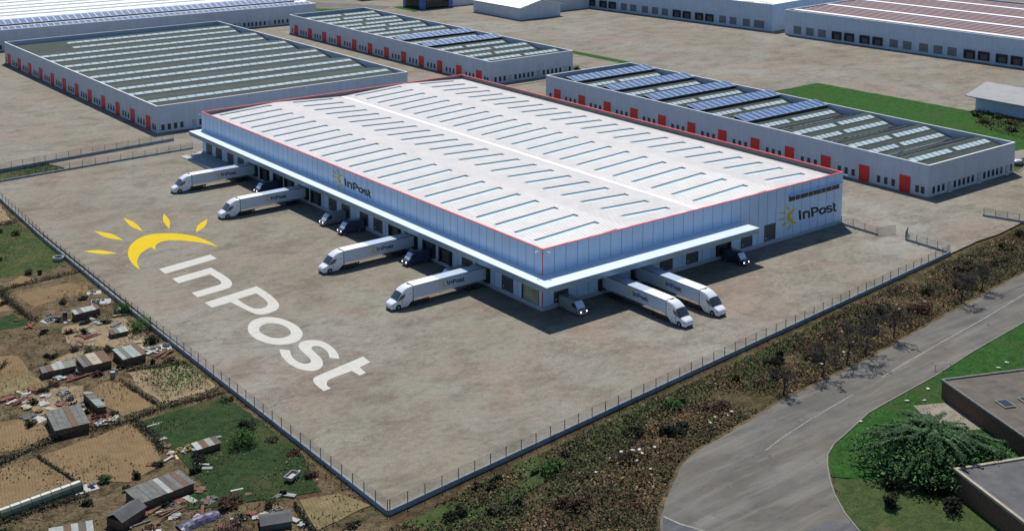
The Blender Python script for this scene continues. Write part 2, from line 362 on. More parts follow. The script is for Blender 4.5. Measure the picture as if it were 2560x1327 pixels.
LOGO = {
  'crescent': [[[-8.36,-10.82],[-9.15,-10.85],[-10.11,-10.88],[-11.16,-10.84],[-12.33,-10.71],[-13.59,-10.51],[-14.86,-10.27],[-16.13,-9.98],[-17.4,-9.64],[-18.59,-9.27],[-19.66,-8.89],[-20.65,-8.48],[-21.62,-8.03],[-22.59,-7.53],[-23.53,-6.98],[-24.43,-6.4],[-25.28,-5.77],[-26.09,-5.09],[-26.81,-4.41],[-27.44,-3.74],[-27.98,-3.05],[-28.42,-2.37],[-28.74,-1.7],[-28.95,-1.04],[-29.03,-0.37],[-28.98,0.32],[-28.8,1.01],[-28.52,1.71],[-28.13,2.46],[-27.64,3.22],[-27.07,3.94],[-26.44,4.62],[-25.73,5.26],[-24.91,5.86],[-23.99,6.41],[-22.97,6.92],[-21.87,7.35],[-20.64,7.68],[-19.34,7.93],[-18.07,8.12],[-16.89,8.23],[-15.75,8.29],[-14.66,8.3],[-13.58,8.26],[-12.56,8.18],[-11.71,8.11],[-12.38,7.99],[-13.18,7.84],[-14.0,7.63],[-14.84,7.37],[-15.7,7.06],[-16.54,6.69],[-17.36,6.28],[-18.15,5.82],[-18.92,5.3],[-19.7,4.72],[-20.46,4.09],[-21.13,3.46],[-21.71,2.84],[-22.19,2.21],[-22.55,1.62],[-22.75,1.1],[-22.81,0.61],[-22.77,0.14],[-22.62,-0.3],[-22.37,-0.73],[-22.05,-1.13],[-21.69,-1.51],[-21.25,-1.86],[-20.7,-2.22],[-19.95,-2.62],[-19.1,-3.01],[-18.38,-3.34],[-18.62,-3.34],[-18.92,-3.34],[-19.26,-3.34],[-19.69,-3.35],[-20.16,-3.37],[-20.56,-3.38],[-20.32,-3.84],[-20.03,-4.38],[-19.63,-4.96],[-19.08,-5.58],[-18.43,-6.23],[-17.72,-6.86],[-16.92,-7.44],[-16.06,-7.99],[-15.18,-8.49],[-14.37,-8.94],[-13.54,-9.34],[-12.54,-9.73],[-11.18,-10.13],[-9.64,-10.5]]],
  'ray1': [[[-27.02,-15.86],[-26.87,-15.56],[-26.73,-15.22],[-26.58,-14.84],[-26.42,-14.44],[-26.23,-14.04],[-26.0,-13.64],[-25.72,-13.26],[-25.38,-12.91],[-24.95,-12.58],[-24.43,-12.25],[-23.86,-11.94],[-23.25,-11.63],[-22.64,-11.34],[-22.06,-11.06],[-21.53,-10.81],[-21.08,-10.58],[-21.23,-10.89],[-21.38,-11.24],[-21.54,-11.62],[-21.71,-12.03],[-21.91,-12.43],[-22.14,-12.83],[-22.42,-13.22],[-22.76,-13.57],[-23.18,-13.89],[-23.69,-14.21],[-24.26,-14.52],[-24.86,-14.83],[-25.46,-15.11],[-26.04,-15.38],[-26.57,-15.63]]],
  'ray2': [[[-39.15,-9.06],[-38.73,-8.81],[-38.28,-8.52],[-37.8,-8.19],[-37.29,-7.86],[-36.74,-7.53],[-36.16,-7.23],[-35.55,-6.96],[-34.9,-6.75],[-34.18,-6.59],[-33.38,-6.48],[-32.53,-6.41],[-31.65,-6.35],[-30.79,-6.32],[-29.98,-6.29],[-29.23,-6.25],[-28.59,-6.21],[-29.01,-6.46],[-29.47,-6.75],[-29.97,-7.08],[-30.5,-7.42],[-31.06,-7.75],[-31.65,-8.06],[-32.27,-8.33],[-32.91,-8.54],[-33.61,-8.7],[-34.39,-8.81],[-35.23,-8.88],[-36.08,-8.93],[-36.93,-8.96],[-37.75,-8.99],[-38.49,-9.02]]],
  'ray3': [[[-44.85,0.04],[-44.26,0.11],[-43.61,0.21],[-42.91,0.32],[-42.17,0.42],[-41.4,0.52],[-40.6,0.59],[-39.8,0.64],[-39.01,0.63],[-38.17,0.58],[-37.28,0.47],[-36.36,0.34],[-35.43,0.18],[-34.52,0.02],[-33.66,-0.14],[-32.88,-0.28],[-32.2,-0.4],[-32.74,-0.48],[-33.35,-0.58],[-34.0,-0.7],[-34.7,-0.81],[-35.43,-0.92],[-36.18,-1.01],[-36.96,-1.06],[-37.74,-1.06],[-38.57,-1.01],[-39.48,-0.9],[-40.43,-0.76],[-41.4,-0.59],[-42.35,-0.41],[-43.27,-0.24],[-44.11,-0.08]]],
  'ray4': [[[-42.36,8.9],[-41.67,8.77],[-40.89,8.63],[-40.04,8.48],[-39.16,8.32],[-38.26,8.15],[-37.37,7.96],[-36.52,7.75],[-35.72,7.52],[-34.96,7.25],[-34.2,6.94],[-33.45,6.6],[-32.72,6.26],[-32.03,5.91],[-31.38,5.58],[-30.78,5.28],[-30.24,5.03],[-30.88,5.15],[-31.61,5.28],[-32.41,5.42],[-33.25,5.58],[-34.12,5.74],[-34.98,5.93],[-35.82,6.13],[-36.61,6.36],[-37.38,6.63],[-38.16,6.93],[-38.93,7.27],[-39.69,7.62],[-40.43,7.98],[-41.13,8.32],[-41.78,8.63]]],
  'ray5': [[[-32.13,15.22],[-31.61,14.93],[-31.02,14.62],[-30.38,14.29],[-29.71,13.93],[-29.04,13.56],[-28.38,13.18],[-27.78,12.78],[-27.24,12.38],[-26.76,11.95],[-26.31,11.49],[-25.89,11.0],[-25.5,10.5],[-25.13,10.02],[-24.79,9.56],[-24.47,9.13],[-24.17,8.77],[-24.64,9.01],[-25.18,9.28],[-25.77,9.57],[-26.4,9.87],[-27.03,10.2],[-27.65,10.55],[-28.24,10.92],[-28.77,11.31],[-29.27,11.75],[-29.74,12.24],[-30.19,12.76],[-30.63,13.29],[-31.04,13.83],[-31.43,14.34],[-31.79,14.81]]],
  'I': [[[-6.3,-7.55],[-8.18,4.72],[-5.01,4.71],[-2.8,-7.75]]],
  'n': [[[0.76,-7.77],[-0.56,1.24],[0.49,1.27],[1.73,1.3],[2.94,1.32],[4.09,1.34],[5.2,1.36],[6.23,1.34],[7.13,1.31],[7.94,1.24],[8.72,1.13],[9.47,0.95],[10.18,0.73],[10.82,0.46],[11.38,0.15],[11.86,-0.21],[12.25,-0.6],[12.5,-0.84],[12.64,-1.11],[12.81,-1.94],[13.05,-3.78],[13.3,-6.15],[13.52,-8.15],[10.59,-8.07],[10.38,-6.33],[10.13,-4.26],[9.92,-2.66],[9.83,-1.95],[9.79,-1.74],[9.68,-1.57],[9.48,-1.31],[9.21,-1.1],[8.88,-0.92],[8.51,-0.79],[8.08,-0.69],[7.58,-0.63],[7.0,-0.6],[6.34,-0.61],[5.61,-0.61],[4.76,-0.6],[3.84,-0.6],[3.05,-0.59],[4.08,-7.86]]],
  'P': [[[17.04,-8.28],[15.04,3.71],[16.27,3.71],[17.72,3.7],[19.13,3.67],[20.41,3.6],[21.64,3.5],[22.8,3.37],[23.92,3.19],[24.96,2.98],[25.85,2.75],[26.52,2.53],[27.05,2.29],[27.53,1.99],[28.03,1.6],[28.49,1.15],[28.85,0.68],[29.1,0.19],[29.25,-0.32],[29.34,-0.81],[29.36,-1.3],[29.32,-1.79],[29.21,-2.22],[29.06,-2.57],[28.84,-2.87],[28.52,-3.11],[28.06,-3.28],[27.5,-3.41],[26.87,-3.51],[26.18,-3.62],[25.41,-3.71],[24.64,-3.79],[23.87,-3.88],[23.09,-3.96],[22.3,-4.04],[21.45,-4.11],[20.59,-4.19],[19.86,-4.25],[20.19,-8.3]],[[19.19,-2.5],[18.51,1.8],[19.43,1.78],[20.52,1.76],[21.52,1.71],[22.4,1.62],[23.2,1.51],[23.89,1.38],[24.44,1.22],[24.87,1.05],[25.25,0.82],[25.62,0.54],[25.94,0.2],[26.17,-0.16],[26.3,-0.58],[26.34,-1.02],[26.27,-1.42],[26.09,-1.73],[25.8,-2.0],[25.37,-2.21],[24.78,-2.38],[24.05,-2.5],[23.14,-2.57],[21.88,-2.57],[20.43,-2.54]]],
  'o': [[[33.95,-7.77],[33.32,-7.44],[32.7,-7.06],[32.12,-6.63],[31.6,-6.14],[31.13,-5.59],[30.78,-5.04],[30.57,-4.48],[30.48,-3.9],[30.5,-3.35],[30.62,-2.82],[30.84,-2.32],[31.19,-1.85],[31.7,-1.4],[32.33,-0.99],[33.05,-0.65],[33.86,-0.38],[34.75,-0.17],[35.66,-0.03],[36.58,0.05],[37.52,0.06],[38.42,0.01],[39.3,-0.1],[40.14,-0.28],[40.9,-0.5],[41.55,-0.75],[42.12,-1.05],[42.65,-1.41],[43.18,-1.83],[43.68,-2.31],[44.08,-2.81],[44.35,-3.34],[44.53,-3.9],[44.6,-4.45],[44.56,-5.0],[44.43,-5.54],[44.22,-6.04],[43.96,-6.48],[43.63,-6.88],[43.19,-7.26],[42.61,-7.63],[41.91,-7.98],[41.15,-8.26],[40.32,-8.47],[39.42,-8.61],[38.52,-8.68],[37.6,-8.66],[36.68,-8.56],[35.84,-8.42],[35.15,-8.25],[34.55,-8.04]],[[35.4,-6.24],[34.93,-5.95],[34.48,-5.59],[34.12,-5.22],[33.89,-4.85],[33.77,-4.47],[33.72,-4.09],[33.72,-3.72],[33.8,-3.36],[34.0,-3.01],[34.34,-2.68],[34.79,-2.37],[35.33,-2.12],[35.97,-1.93],[36.7,-1.81],[37.42,-1.76],[38.14,-1.8],[38.86,-1.92],[39.49,-2.09],[40.02,-2.3],[40.48,-2.56],[40.84,-2.85],[41.12,-3.18],[41.31,-3.54],[41.41,-3.92],[41.43,-4.34],[41.37,-4.77],[41.22,-5.17],[40.97,-5.54],[40.63,-5.87],[40.22,-6.14],[39.72,-6.35],[39.14,-6.51],[38.55,-6.61],[37.95,-6.67],[37.34,-6.69],[36.77,-6.65],[36.28,-6.57],[35.83,-6.44]]],
  's': [[[45.59,-7.51],[46.05,-7.73],[46.59,-7.99],[47.23,-8.24],[47.98,-8.49],[48.82,-8.73],[49.69,-8.92],[50.61,-9.06],[51.57,-9.16],[52.48,-9.19],[53.31,-9.15],[54.09,-9.05],[54.8,-8.89],[55.42,-8.66],[55.97,-8.38],[56.42,-8.08],[56.78,-7.77],[57.05,-7.44],[57.19,-7.08],[57.18,-6.66],[57.05,-6.2],[56.82,-5.77],[56.5,-5.37],[56.08,-4.99],[55.59,-4.65],[55.0,-4.33],[54.33,-4.05],[53.63,-3.81],[52.87,-3.65],[52.07,-3.54],[51.34,-3.45],[50.7,-3.36],[50.13,-3.3],[49.63,-3.22],[49.21,-3.14],[48.85,-3.04],[48.55,-2.91],[48.31,-2.72],[48.13,-2.5],[48.05,-2.26],[48.07,-2.0],[48.2,-1.72],[48.47,-1.51],[48.93,-1.37],[49.53,-1.29],[50.15,-1.27],[50.73,-1.31],[51.33,-1.41],[51.97,-1.57],[52.7,-1.85],[53.46,-2.19],[54.09,-2.48],[55.47,-1.42],[55.04,-1.19],[54.51,-0.91],[53.91,-0.64],[53.19,-0.4],[52.38,-0.17],[51.56,0.02],[50.71,0.16],[49.84,0.26],[49.02,0.3],[48.26,0.26],[47.55,0.16],[46.92,-0.01],[46.4,-0.26],[45.96,-0.59],[45.61,-0.94],[45.33,-1.32],[45.13,-1.73],[45.03,-2.13],[45.02,-2.52],[45.11,-2.9],[45.27,-3.26],[45.51,-3.58],[45.83,-3.87],[46.19,-4.13],[46.59,-4.34],[47.03,-4.52],[47.53,-4.66],[48.09,-4.78],[48.71,-4.86],[49.37,-4.94],[50.1,-5.03],[50.88,-5.11],[51.59,-5.21],[52.22,-5.33],[52.8,-5.47],[53.26,-5.63],[53.59,-5.82],[53.82,-6.04],[53.94,-6.28],[53.97,-6.56],[53.89,-6.86],[53.68,-7.12],[53.33,-7.33],[52.85,-7.49],[52.3,-7.59],[51.65,-7.61],[50.93,-7.57],[50.24,-7.48],[49.61,-7.34],[49.02,-7.15],[48.47,-6.95],[47.98,-6.73],[47.54,-6.5],[47.18,-6.3]]],
  't': [[[57.16,2.36],[59.91,2.06],[60.68,-0.51],[63.16,-0.8],[63.43,-2.2],[61.02,-2.23],[61.18,-3.67],[61.38,-5.34],[61.6,-6.64],[61.84,-7.29],[62.09,-7.59],[62.4,-7.82],[62.79,-8.1],[63.22,-8.33],[63.64,-8.47],[64.05,-8.5],[64.45,-8.46],[64.78,-8.42],[64.96,-9.9],[64.13,-9.88],[63.14,-9.86],[62.24,-9.79],[61.51,-9.64],[60.87,-9.45],[60.34,-9.23],[59.96,-9.01],[59.7,-8.76],[59.49,-8.48],[59.4,-8.44],[59.37,-8.36],[59.17,-7.36],[58.6,-4.64],[57.83,-0.91]]],
}
# ------------------------------------------------------------------ camera, light
cd=bpy.data.cameras.new('camera'); cam=bpy.data.objects.new('camera',cd); COL.objects.link(cam)
cam.location=(-148.061,-177.901,89.890)
az,el,ro=R(37.6946),R(7.7025),R(.0241)
fw=Vector((math.sin(az)*math.cos(el),math.cos(az)*math.cos(el),-math.sin(el)))
rt=fw.cross(Vector((0,0,1))).normalized(); up=rt.cross(fw)
rt,up=rt*math.cos(ro)+up*math.sin(ro),up*math.cos(ro)-rt*math.sin(ro)
cam.matrix_world=Matrix(((rt.x,up.x,-fw.x,cam.location.x),(rt.y,up.y,-fw.y,cam.location.y),(rt.z,up.z,-fw.z,cam.location.z),(0,0,0,1)))
cd.sensor_fit='HORIZONTAL'; cd.sensor_width=36; cd.lens=3208.0/2560*36
cd.shift_x=35.28/2560; cd.shift_y=-657.49/2560       # rising-front lens shift keeps the walls upright
cd.clip_start=1; cd.clip_end=3000
SC.camera=cam
sd=Vector((.335,.52,1.)).normalized()                  # towards the sun
sun=bpy.data.lights.new('sun','SUN'); so=bpy.data.objects.new('sun',sun); COL.objects.link(so)
sun.energy=SUN_E; sun.angle=R(.5); sun.color=(1,.945,.87)
so.rotation_euler=sd.to_track_quat('Z','Y').to_euler(); so.location=(60,90,200)
w=bpy.data.worlds.new('World'); SC.world=w; w.use_nodes=True
nt=w.node_tree; nt.nodes.clear()
sk=nt.nodes.new('ShaderNodeTexSky'); sk.sky_type='NISHITA'; sk.sun_disc=False
sk.ozone_density=6.; sk.dust_density=.3; sk.air_density=1.
sk.sun_elevation=math.asin(sd.z); sk.sun_rotation=math.atan2(sd.x,sd.y)
bg=nt.nodes.new('ShaderNodeBackground'); bg.inputs[1].default_value=SKY_E
ow=nt.nodes.new('ShaderNodeOutputWorld')
nt.links.new(sk.outputs[0],bg.inputs[0]); nt.links.new(bg.outputs[0],ow.inputs[0])
vs=SC.view_settings; vs.view_transform='Standard'; vs.look='None'; vs.gamma=1; vs.use_curve_mapping=False; vs.exposure=EXPO

# ------------------------------------------------------------------ ground
def sheet(name,pts,z,m):
    b=MB(); vs=[[Vector((p[0],p[1],0)) for p in pts]]
    b.v=[(p[0],p[1],z) for p in pts]
    for t in tessellate_polygon(vs): b.f.append(tuple(t)); b.m.append(0)
    o=b.build(name,m)
    o.data.update()
    for p in o.data.polygons:
        if p.normal.z<0: p.flip()
    return structure(o)
def rounded(pts,n=4):
    out=[];m=len(pts)
    for i in range(m):
        p0,p1,p2,p3=[Vector(pts[(i+k)%m]) for k in (-1,0,1,2)]
        for k in range(n):
            t=k/n; q=.5*((2*p1)+(p2-p0)*t+(2*p0-5*p1+4*p2-p3)*t*t+(3*p1-p0-3*p2+p3)*t**3)
            out.append((q.x,q.y))
    return out
def ragged(pts,step=2.,amp=.35,seed=1):
    rnd=random.Random(seed); out=[];m=len(pts)
    for i in range(m):
        a,b=Vector(pts[i]),Vector(pts[(i+1)%m]); n=max(1,int((b-a).length/step))
        for k in range(n):
            q=a.lerp(b,k/n); out.append((q.x+rnd.uniform(-amp,amp),q.y+rnd.uniform(-amp,amp)))
    return out
b=MB(); b.quad((-1200,-900,-.30),(1600,-900,-.30),(1600,1800,-.30),(-1200,1800,-.30)); structure(b.build('ground',M['scrub']))
YARD=[(-62.1,-42.6),(90.2,-27.7),(102.5,-26.5),(111,-26.6),(121,-25.4),(140,-22),(330,-4),(900,0),(900,900),(-700,900),(-700,150.5),(-53,164),(-38,165),(-36.2,160),(-35.5,157),(-38,154.4),(-57.6,153.6),(-58,138.2)]
sheet('yard',YARD,0,M['yard'])
sheet('ditch_bank',ragged([(-95,146),(-60,150),(-37,155),(-35.8,161),(-37,165),(-60,163),(-110,156)],2,.3,3),-.2,M['rough_grass'])
allot=[(-62.3,-45),(-58.3,138),(-58,152),(-160,140),(-200,60),(-160,-60),(-90,-75),(-66,-52)]
sheet('allotment_ground',ragged(allot,3,.25,5),-.26,M['allot'])
def plots(lst):
    for i,(nm,pts,mt) in enumerate(lst): sheet(nm,ragged(pts,1.5,.22,20+i),-.235+.004*i,M[mt])
plots([
 ('grass_patch',[(-66,116),(-60.5,116),(-59.4,100),(-60.8,83),(-66,79.5),(-77,82),(-82,100)],'rough_grass'),
 ('soil_plot',[(-77,75.2),(-71,80.6),(-69.6,76.8),(-73,75.4)],'soil'),
 ('soil_plot',[(-75.6,70.2),(-64.8,70.2),(-62.6,66.2),(-63.4,62.8),(-74.6,61.4)],'soil'),
 ('grass_patch',[(-84,58.5),(-78.8,60.5),(-78.4,53),(-84,53.5)],'dull_lawn'),
 ('soil_plot',[(-96,40),(-85,36.6),(-84.6,24.4),(-96,25.5)],'soil_green'),
 ('soil_plot',[(-80.8,18.9),(-76,20.3),(-74.2,18.6),(-73.4,7.2),(-78.7,6.7)],'soil'),
 ('soil_plot',[(-72.1,21.6),(-63.3,18.8),(-62.4,7.3),(-72.2,6.8),(-72.7,15)],'soil_pale'),
 ('soil_plot',[(-98,17.5),(-90.4,15),(-89,7.7),(-95.2,5.2),(-101,8)],'soil'),
 ('soil_plot',[(-93.2,1.6),(-78.9,3.2),(-78.9,-8),(-80.5,-12),(-86,-13.4),(-91.6,-9.6)],'soil'),
 ('soil_plot',[(-112,.4),(-93.9,1.5),(-92.2,-8.6),(-103,-10.4),(-112,-9)],'soil'),
 ('soil_plot',[(-75,118.6),(-61,119.4),(-59.4,134),(-75,136),(-95,136)],'soil_pale'),
 ('soil_plot',[(-84,72.6),(-78.4,73.4),(-78.6,62),(-86,62)],'soil'),
 ('soil_plot',[(-81,33.6),(-76,36),(-73.5,33.8),(-74,31.4),(-79,31)],'soil_pale'),
 ('soil_plot',[(-91,29),(-84.8,33.5),(-84.4,40),(-92,44)],'soil'),
 ('soil_plot',[(-90,22.4),(-83.6,23.8),(-79.8,21),(-82,15.4),(-89,14.6)],'soil_pale'),
 ('grass_patch',[(-77.4,3),(-63,3.6),(-62.6,-20),(-66,-32),(-79,-27),(-85,-24),(-78,-20),(-77,-3)],'dull_lawn'),
 ('soil_plot',[(-69.4,-32.5),(-64,-34.4),(-62.6,-39.4),(-71.4,-40.4)],'soil_green'),
 ('soil_plot',[(-74,48),(-63.5,46),(-63,33),(-66,28),(-76,40)],'soil_pale'),
])
sheet('verge_grass',ragged([(-62,-46),(-40,-42.6),(0,-38.6),(40,-34.6),(40,-38),(0,-43),(-35,-48),(-60,-52)],2,.6,8),-.21,M['rough_grass'])
ROAD_L=[(180,-28),(120,-39.5),(91.9,-43.6),(69.4,-45.9),(47.7,-48.5),(34,-50.2),(19.3,-51.3),(6.2,-52.2),(-5.1,-54.0),(-15.7,-55.4),(-21.2,-57),(-25.9,-59.9),(-30.3,-62.6),(-33.6,-65.1),(-36.6,-67.9),(-46,-78),(-62,-96)]
ROAD_R=[(180,-41),(110,-53),(67.1,-58),(47.7,-59.8),(34.2,-61.6),(20,-62.7),(13.4,-63.3),(6.1,-65.2),(1,-66.4),(-2.6,-68),(-5.2,-70),(-8.4,-73),(-10.9,-75.7),(-13.8,-79.6),(-15.9,-83.5),(-26,-104)]
sheet('dirt_edge',ragged([(x,y+.55) for x,y in ROAD_L]+[(x+.35,y-.45) for x,y in ROAD_R[::-1]],1.2,.28,31),-.2,M['allot'])
sheet('road',ragged(ROAD_L+ROAD_R[::-1],1.5,.13,32),-.19,M['road'])
sheet('side_road',[(-33.4,-65.3),(-33,-68),(-31.6,-71.6),(-28.5,-75),(-25,-77.6),(-20.5,-79.4),(-16.8,-79.4),(-15.2,-81.6),(-16.1,-83.7),(-26.2,-104),(-62.2,-96.2),(-46.2,-78.2)],-.18,M['road_dark'])
def ribbon(name,pts,wd,z,m,h=None,kind='structure'):
    b=MB()
    for i in range(len(pts)-1):
        a,c=Vector((*pts[i],0)),Vector((*pts[i+1],0)); d=(c-a).normalized(); nrm=Vector((-d.y,d.x,0))*wd/2
        if h:
            b.hexa([tuple(q) for q in (a-nrm+Vector((0,0,z)),c-nrm+Vector((0,0,z)),c+nrm+Vector((0,0,z)),a+nrm+Vector((0,0,z)),a-nrm+Vector((0,0,z+h)),c-nrm+Vector((0,0,z+h)),c+nrm+Vector((0,0,z+h)),a+nrm+Vector((0,0,z+h)))])
        else: b.quad(tuple(a-nrm+Vector((0,0,z))),tuple(c-nrm+Vector((0,0,z))),tuple(c+nrm+Vector((0,0,z))),tuple(a+nrm+Vector((0,0,z))))
    o=b.build(name,m)
    return structure(o) if kind else o
ribbon('kerb',ROAD_R[1:15],.22,-.29,M['kerb'],.20)
ribbon('road_line',[(110,-45.8),(80.3,-50.2),(64.4,-52.3),(45.6,-54.2),(32.4,-55.7),(26,-56.6)],.18,-.176,M['line'])
ribbon('road_line',[(17,-57.7),(11.7,-58.3),(3,-59.4),(-3.9,-60.5),(-8.7,-61.6)],.14,-.176,M['line'])
ribbon('road_line',[(-33.4,-65.4),(-33,-68),(-31.7,-71.4),(-28.6,-74.8),(-25,-77.4)],.25,-.172,M['line'])
sheet('lawn',[(180,-41.2),(110,-53.2),(67,-58.2),(47.7,-60),(34.2,-61.8),(20,-62.9),(13.4,-63.5),(6.1,-65.4),(1,-66.6),(-2.6,-68.2),(-5.1,-70.2),(-7.2,-72.4),(-3,-77),(6,-80.5),(14,-95),(60,-140),(220,-140)],-.16,M['lawn'])
sheet('rough_bank',ragged([(-7.4,-72.6),(-3,-76.4),(2,-78.6),(8,-80.),(14,-95),(0,-125),(-28,-106),(-16.2,-83.6),(-11,-75.9)],1.1,.45,9),-.165,M['rough_grass'])
sheet('patio',[(21.2,-66.1),(30.2,-70.6),(25.5,-79),(16.6,-73.6)],-.15,M['pavement'])
sheet('grass_field',ragged([(160,108),(217.4,108.4),(219.3,49.5),(226,28),(222,7),(186,11.5),(164,14)],2,.25,11),.02,M['lawn'])
sheet('grass_strip',ragged([(187.6,212),(192.4,212),(193.6,168),(188.6,168)],3,.2,12),.02,M['lawn'])
sheet('grass_strip',ragged([(162.5,176),(165.6,200),(167.5,188),(168,168),(163.5,168)],2,.2,13),.02,M['rough_grass'])
sheet('grass_strip',ragged([(162.4,2.6),(172,5.6),(190,8.0),(190,4.5),(172,2),(162.6,-.6)],2,.15,14),.02,M['rough_grass'])
sheet('grass_strip',ragged([(150.5,362),(150,344.5),(172,362),(186,372),(170,386)],3,.2,15),.02,M['lawn'])
sheet('grass_strip',ragged([(204.2,366),(203.2,344),(210.8,347.9),(209.6,366)],2,.1,16),.03,M['lawn'])
sheet('far_road',[(158,404),(196,362),(206,367),(172,425)],.025,M['road'])
for k in range(6):
    a=Vector((165,408,0)).lerp(Vector((199,367,0)),k/6); c=a+Vector((3.2,-3.85,0)); d=Vector((.77,.64,0))*.2
    b=MB(); b.quad(*[tuple(q+Vector((0,0,.04))) for q in (a-d,c-d,c+d,a+d)]); structure(b.build('road_line',M['line']))
sheet('pavement',[(122.5,170.5),(162.5,171.5),(162.5,176.6),(122.5,176.6)],.02,M['pavement'])
ribbon('kerb',[(121,170.2),(163,171.2)],.5,0,M['kerb'],.14)
ribbon('kerb',[(170.4,206),(172.3,164)],.3,0,M['kerb'],.12)
ribbon('kerb',[(173,5.9),(190,8.4)],.5,0,M['kerb'],.14)
ribbon('kerb',[(162.5,-.9),(172,1.7),(190,4.2)],.4,0,M['kerb'],.14)

# the painted emblem on the yard
LET=['I','n','P','o','s','t']; RAYS=['ray1','ray2','ray3','ray4','ray5']
mk=thing('yard_marking','huge yellow sun emblem and white lettering painted on the concrete yard','ground marking',(-40,60,0))
b=MB()
for k in ['crescent']+RAYS: b.poly(LOGO[k],lambda u,v,h:(v,-u,.006))
b.build('sun_emblem',M['yard_yellow'],mk)
for k in LET:
    b=MB(); b.poly(LOGO[k],lambda u,v,h:(v,-u,.006)); b.build('letter',M['yard_white'],mk)
def flipup(o):
    for p in o.data.polygons:
        if p.normal.z<0: p.flip()
for o in mk.children: flipup(o)
def emblem(parent,fn,th):
    b=MB()
    for k in ['crescent']+RAYS: b.poly(MB.fat(LOGO[k],.35),fn,0,th)
    b.build('sun_emblem',M['yellow'],parent)
    b=MB()
    for k in LET: b.poly(MB.fat(LOGO[k],.38),fn,0,th)
    b.build('lettering',M['black'],parent)
# ------------------------------------------------------------------ buildings
def dock_door_x(kind,w,z0,z1):
    """one loading door for a wall facing local -Y, centred on x=0, wall face at y=0"""
    if kind=='door':
        b=MB(); b.box(-w/2,w/2,-.012,.10,z0,z1,0)
        for k in range(1,6):
            z=z0+(z1-z0)*k/6; b.box(-w/2,w/2,-.024,-.012,z-.02,z+.02,1)
        b.box(-w/2-.06,-w/2,-.05,.1,z0,z1+.06,2); b.box(w/2,w/2+.06,-.05,.1,z0,z1+.06,2); b.box(-w/2,w/2,-.05,.1,z1,z1+.06,2)
        o=b.build('loading_door',[M['door_grey'],M['frame_dark'],M['joint']])
        c=MB(); c.box(-w/2+.42,-w/2+.66,-.045,-.024,z0+.55,z0+.83); c.build('vision_panel',M['white_part'],o)
    else:
        b=MB(); t=.55; d=.6
        b.box(-w/2,-w/2+t,-d,-.004,z0,z1,0); b.box(w/2-t,w/2,-d,-.004,z0,z1,0); b.box(-w/2+t,w/2-t,-d,-.004,z1-.9,z1,0)
        b.box(-w/2+t,w/2-t,-.3,-.004,z0,z0+.15,1)
        o=b.build('dock_shelter',[M['rubber'],M['frame_dark']])
        c=MB(); c.box(-w/2+t,w/2-t,-.06,-.01,z0+.15,z1-.9,0)
        for k in range(1,4):
            z=z0+.15+(z1-1.05-z0)*k/4; c.box(-w/2+t,w/2-t,-.075,-.06,z-.02,z+.02,1)
        c.build('dock_door',[M['door_grey'],M['frame_dark']],o)
    return o
def window_x(w,z0,z1,frame='frame_dark',pane='glass_dark'):
    b=MB(); f=.07
    b.box(-w/2,w/2,-.06,.02,z0,z0+f); b.box(-w/2,w/2,-.06,.02,z1-f,z1)
    b.box(-w/2,-w/2+f,-.06,.02,z0+f,z1-f); b.box(w/2-f,w/2,-.06,.02,z0+f,z1-f)
    b.box(-w/2-.05,w/2+.05,-.10,-.061,z0-.05,z0)
    o=b.build('window',M[frame])
    c=MB(); c.box(-w/2+f,w/2-f,-.03,-.006,z0+f,z1-f); c.build('pane',M[pane],o)
    return o
def redoor_x(w,h):
    b=MB(); b.box(-w/2,w/2,-.10,.02,.02,h)
    for k in range(1,5): b.box(-w/2+.05,w/2-.05,-.115,-.10,h*k/5-.03,h*k/5+.03)
    for s in (-1,1): b.box(s*w/2-.07,s*w/2+.07,-.14,-.11,0,h+.07)
    b.box(-w/2+.07,w/2-.07,-.14,-.11,h,h+.07)
    o=b.build('roller_door',M['red_door'])
    c=MB(); c.box(-.2,.2,-.17,-.116,.9,.98); c.build('handle',M['steel'],o)
    return o
def sdoor_x(w,h):
    b=MB(); b.box(-w/2,w/2,-.05,.02,.06,h,0); b.box(-w/2-.06,-w/2,-.07,.02,0,h+.06,1); b.box(w/2,w/2+.06,-.07,.02,0,h+.06,1); b.box(-w/2,w/2,-.07,.02,h,h+.06,1)
    b.box(-w/2-.1,w/2+.1,-.5,-.071,0,.06,2)
    o=b.build('door',[M['door_pale'],M['frame_dark'],M['coping']])
    c=MB(); c.box(w/2-.22,w/2-.12,-.09,-.051,1.0,1.12); c.build('handle',M['steel'],o)
    return o
PROTO={}
def put(key,maker,parent,loc,rz):
    """first use moves the built part itself, later uses copy it"""
    if key in PROTO and PROTO[key].parent is not None:
        return inst(PROTO[key],PROTO[key].name.split('.')[0],parent,loc,rz)
    o=maker(); PROTO[key]=o; o.parent=parent; o.location=loc; o.rotation_euler=(0,0,rz); return o
WY=-math.pi/2       # a part made for a wall facing -Y, turned to a wall facing -X

def shell(parent,W,L,H,t,wm,inner,coping,plinth=None):
    """four walls with a parapet; face planes at 0,W,0,L"""
    b=MB()
    b.box(0,W,0,t,-.3,H,0); b.box(0,W,L-t,L,-.3,H,0); b.box(0,t,t,L-t,-.3,H,0); b.box(W-t,W,t,L-t,-.3,H,0)
    o=b.build('wall',M[wm],parent)
    c=MB(); e=.03
    c.box(-e,W+e,-e,t+.05,H,H+.10); c.box(-e,W+e,L-t-.05,L+e,H,H+.10); c.box(-e,t+.05,t+.05,L-t-.05,H,H+.10); c.box(W-t-.05,W+e,t+.05,L-t-.05,H,H+.10)
    c.build('coping',M[coping],parent)
    if inner:
        d=MB(); z0=H-2.4; q=t+.004
        d.quad((q,L-q,z0),(W-q,L-q,z0),(W-q,L-q,H-.01),(q,L-q,H-.01)); d.quad((W-q,q,z0),(W-q,L-q,z0),(W-q,L-q,H-.01),(W-q,q,H-.01))
        d.build('parapet_lining',M[inner],parent)
    return o
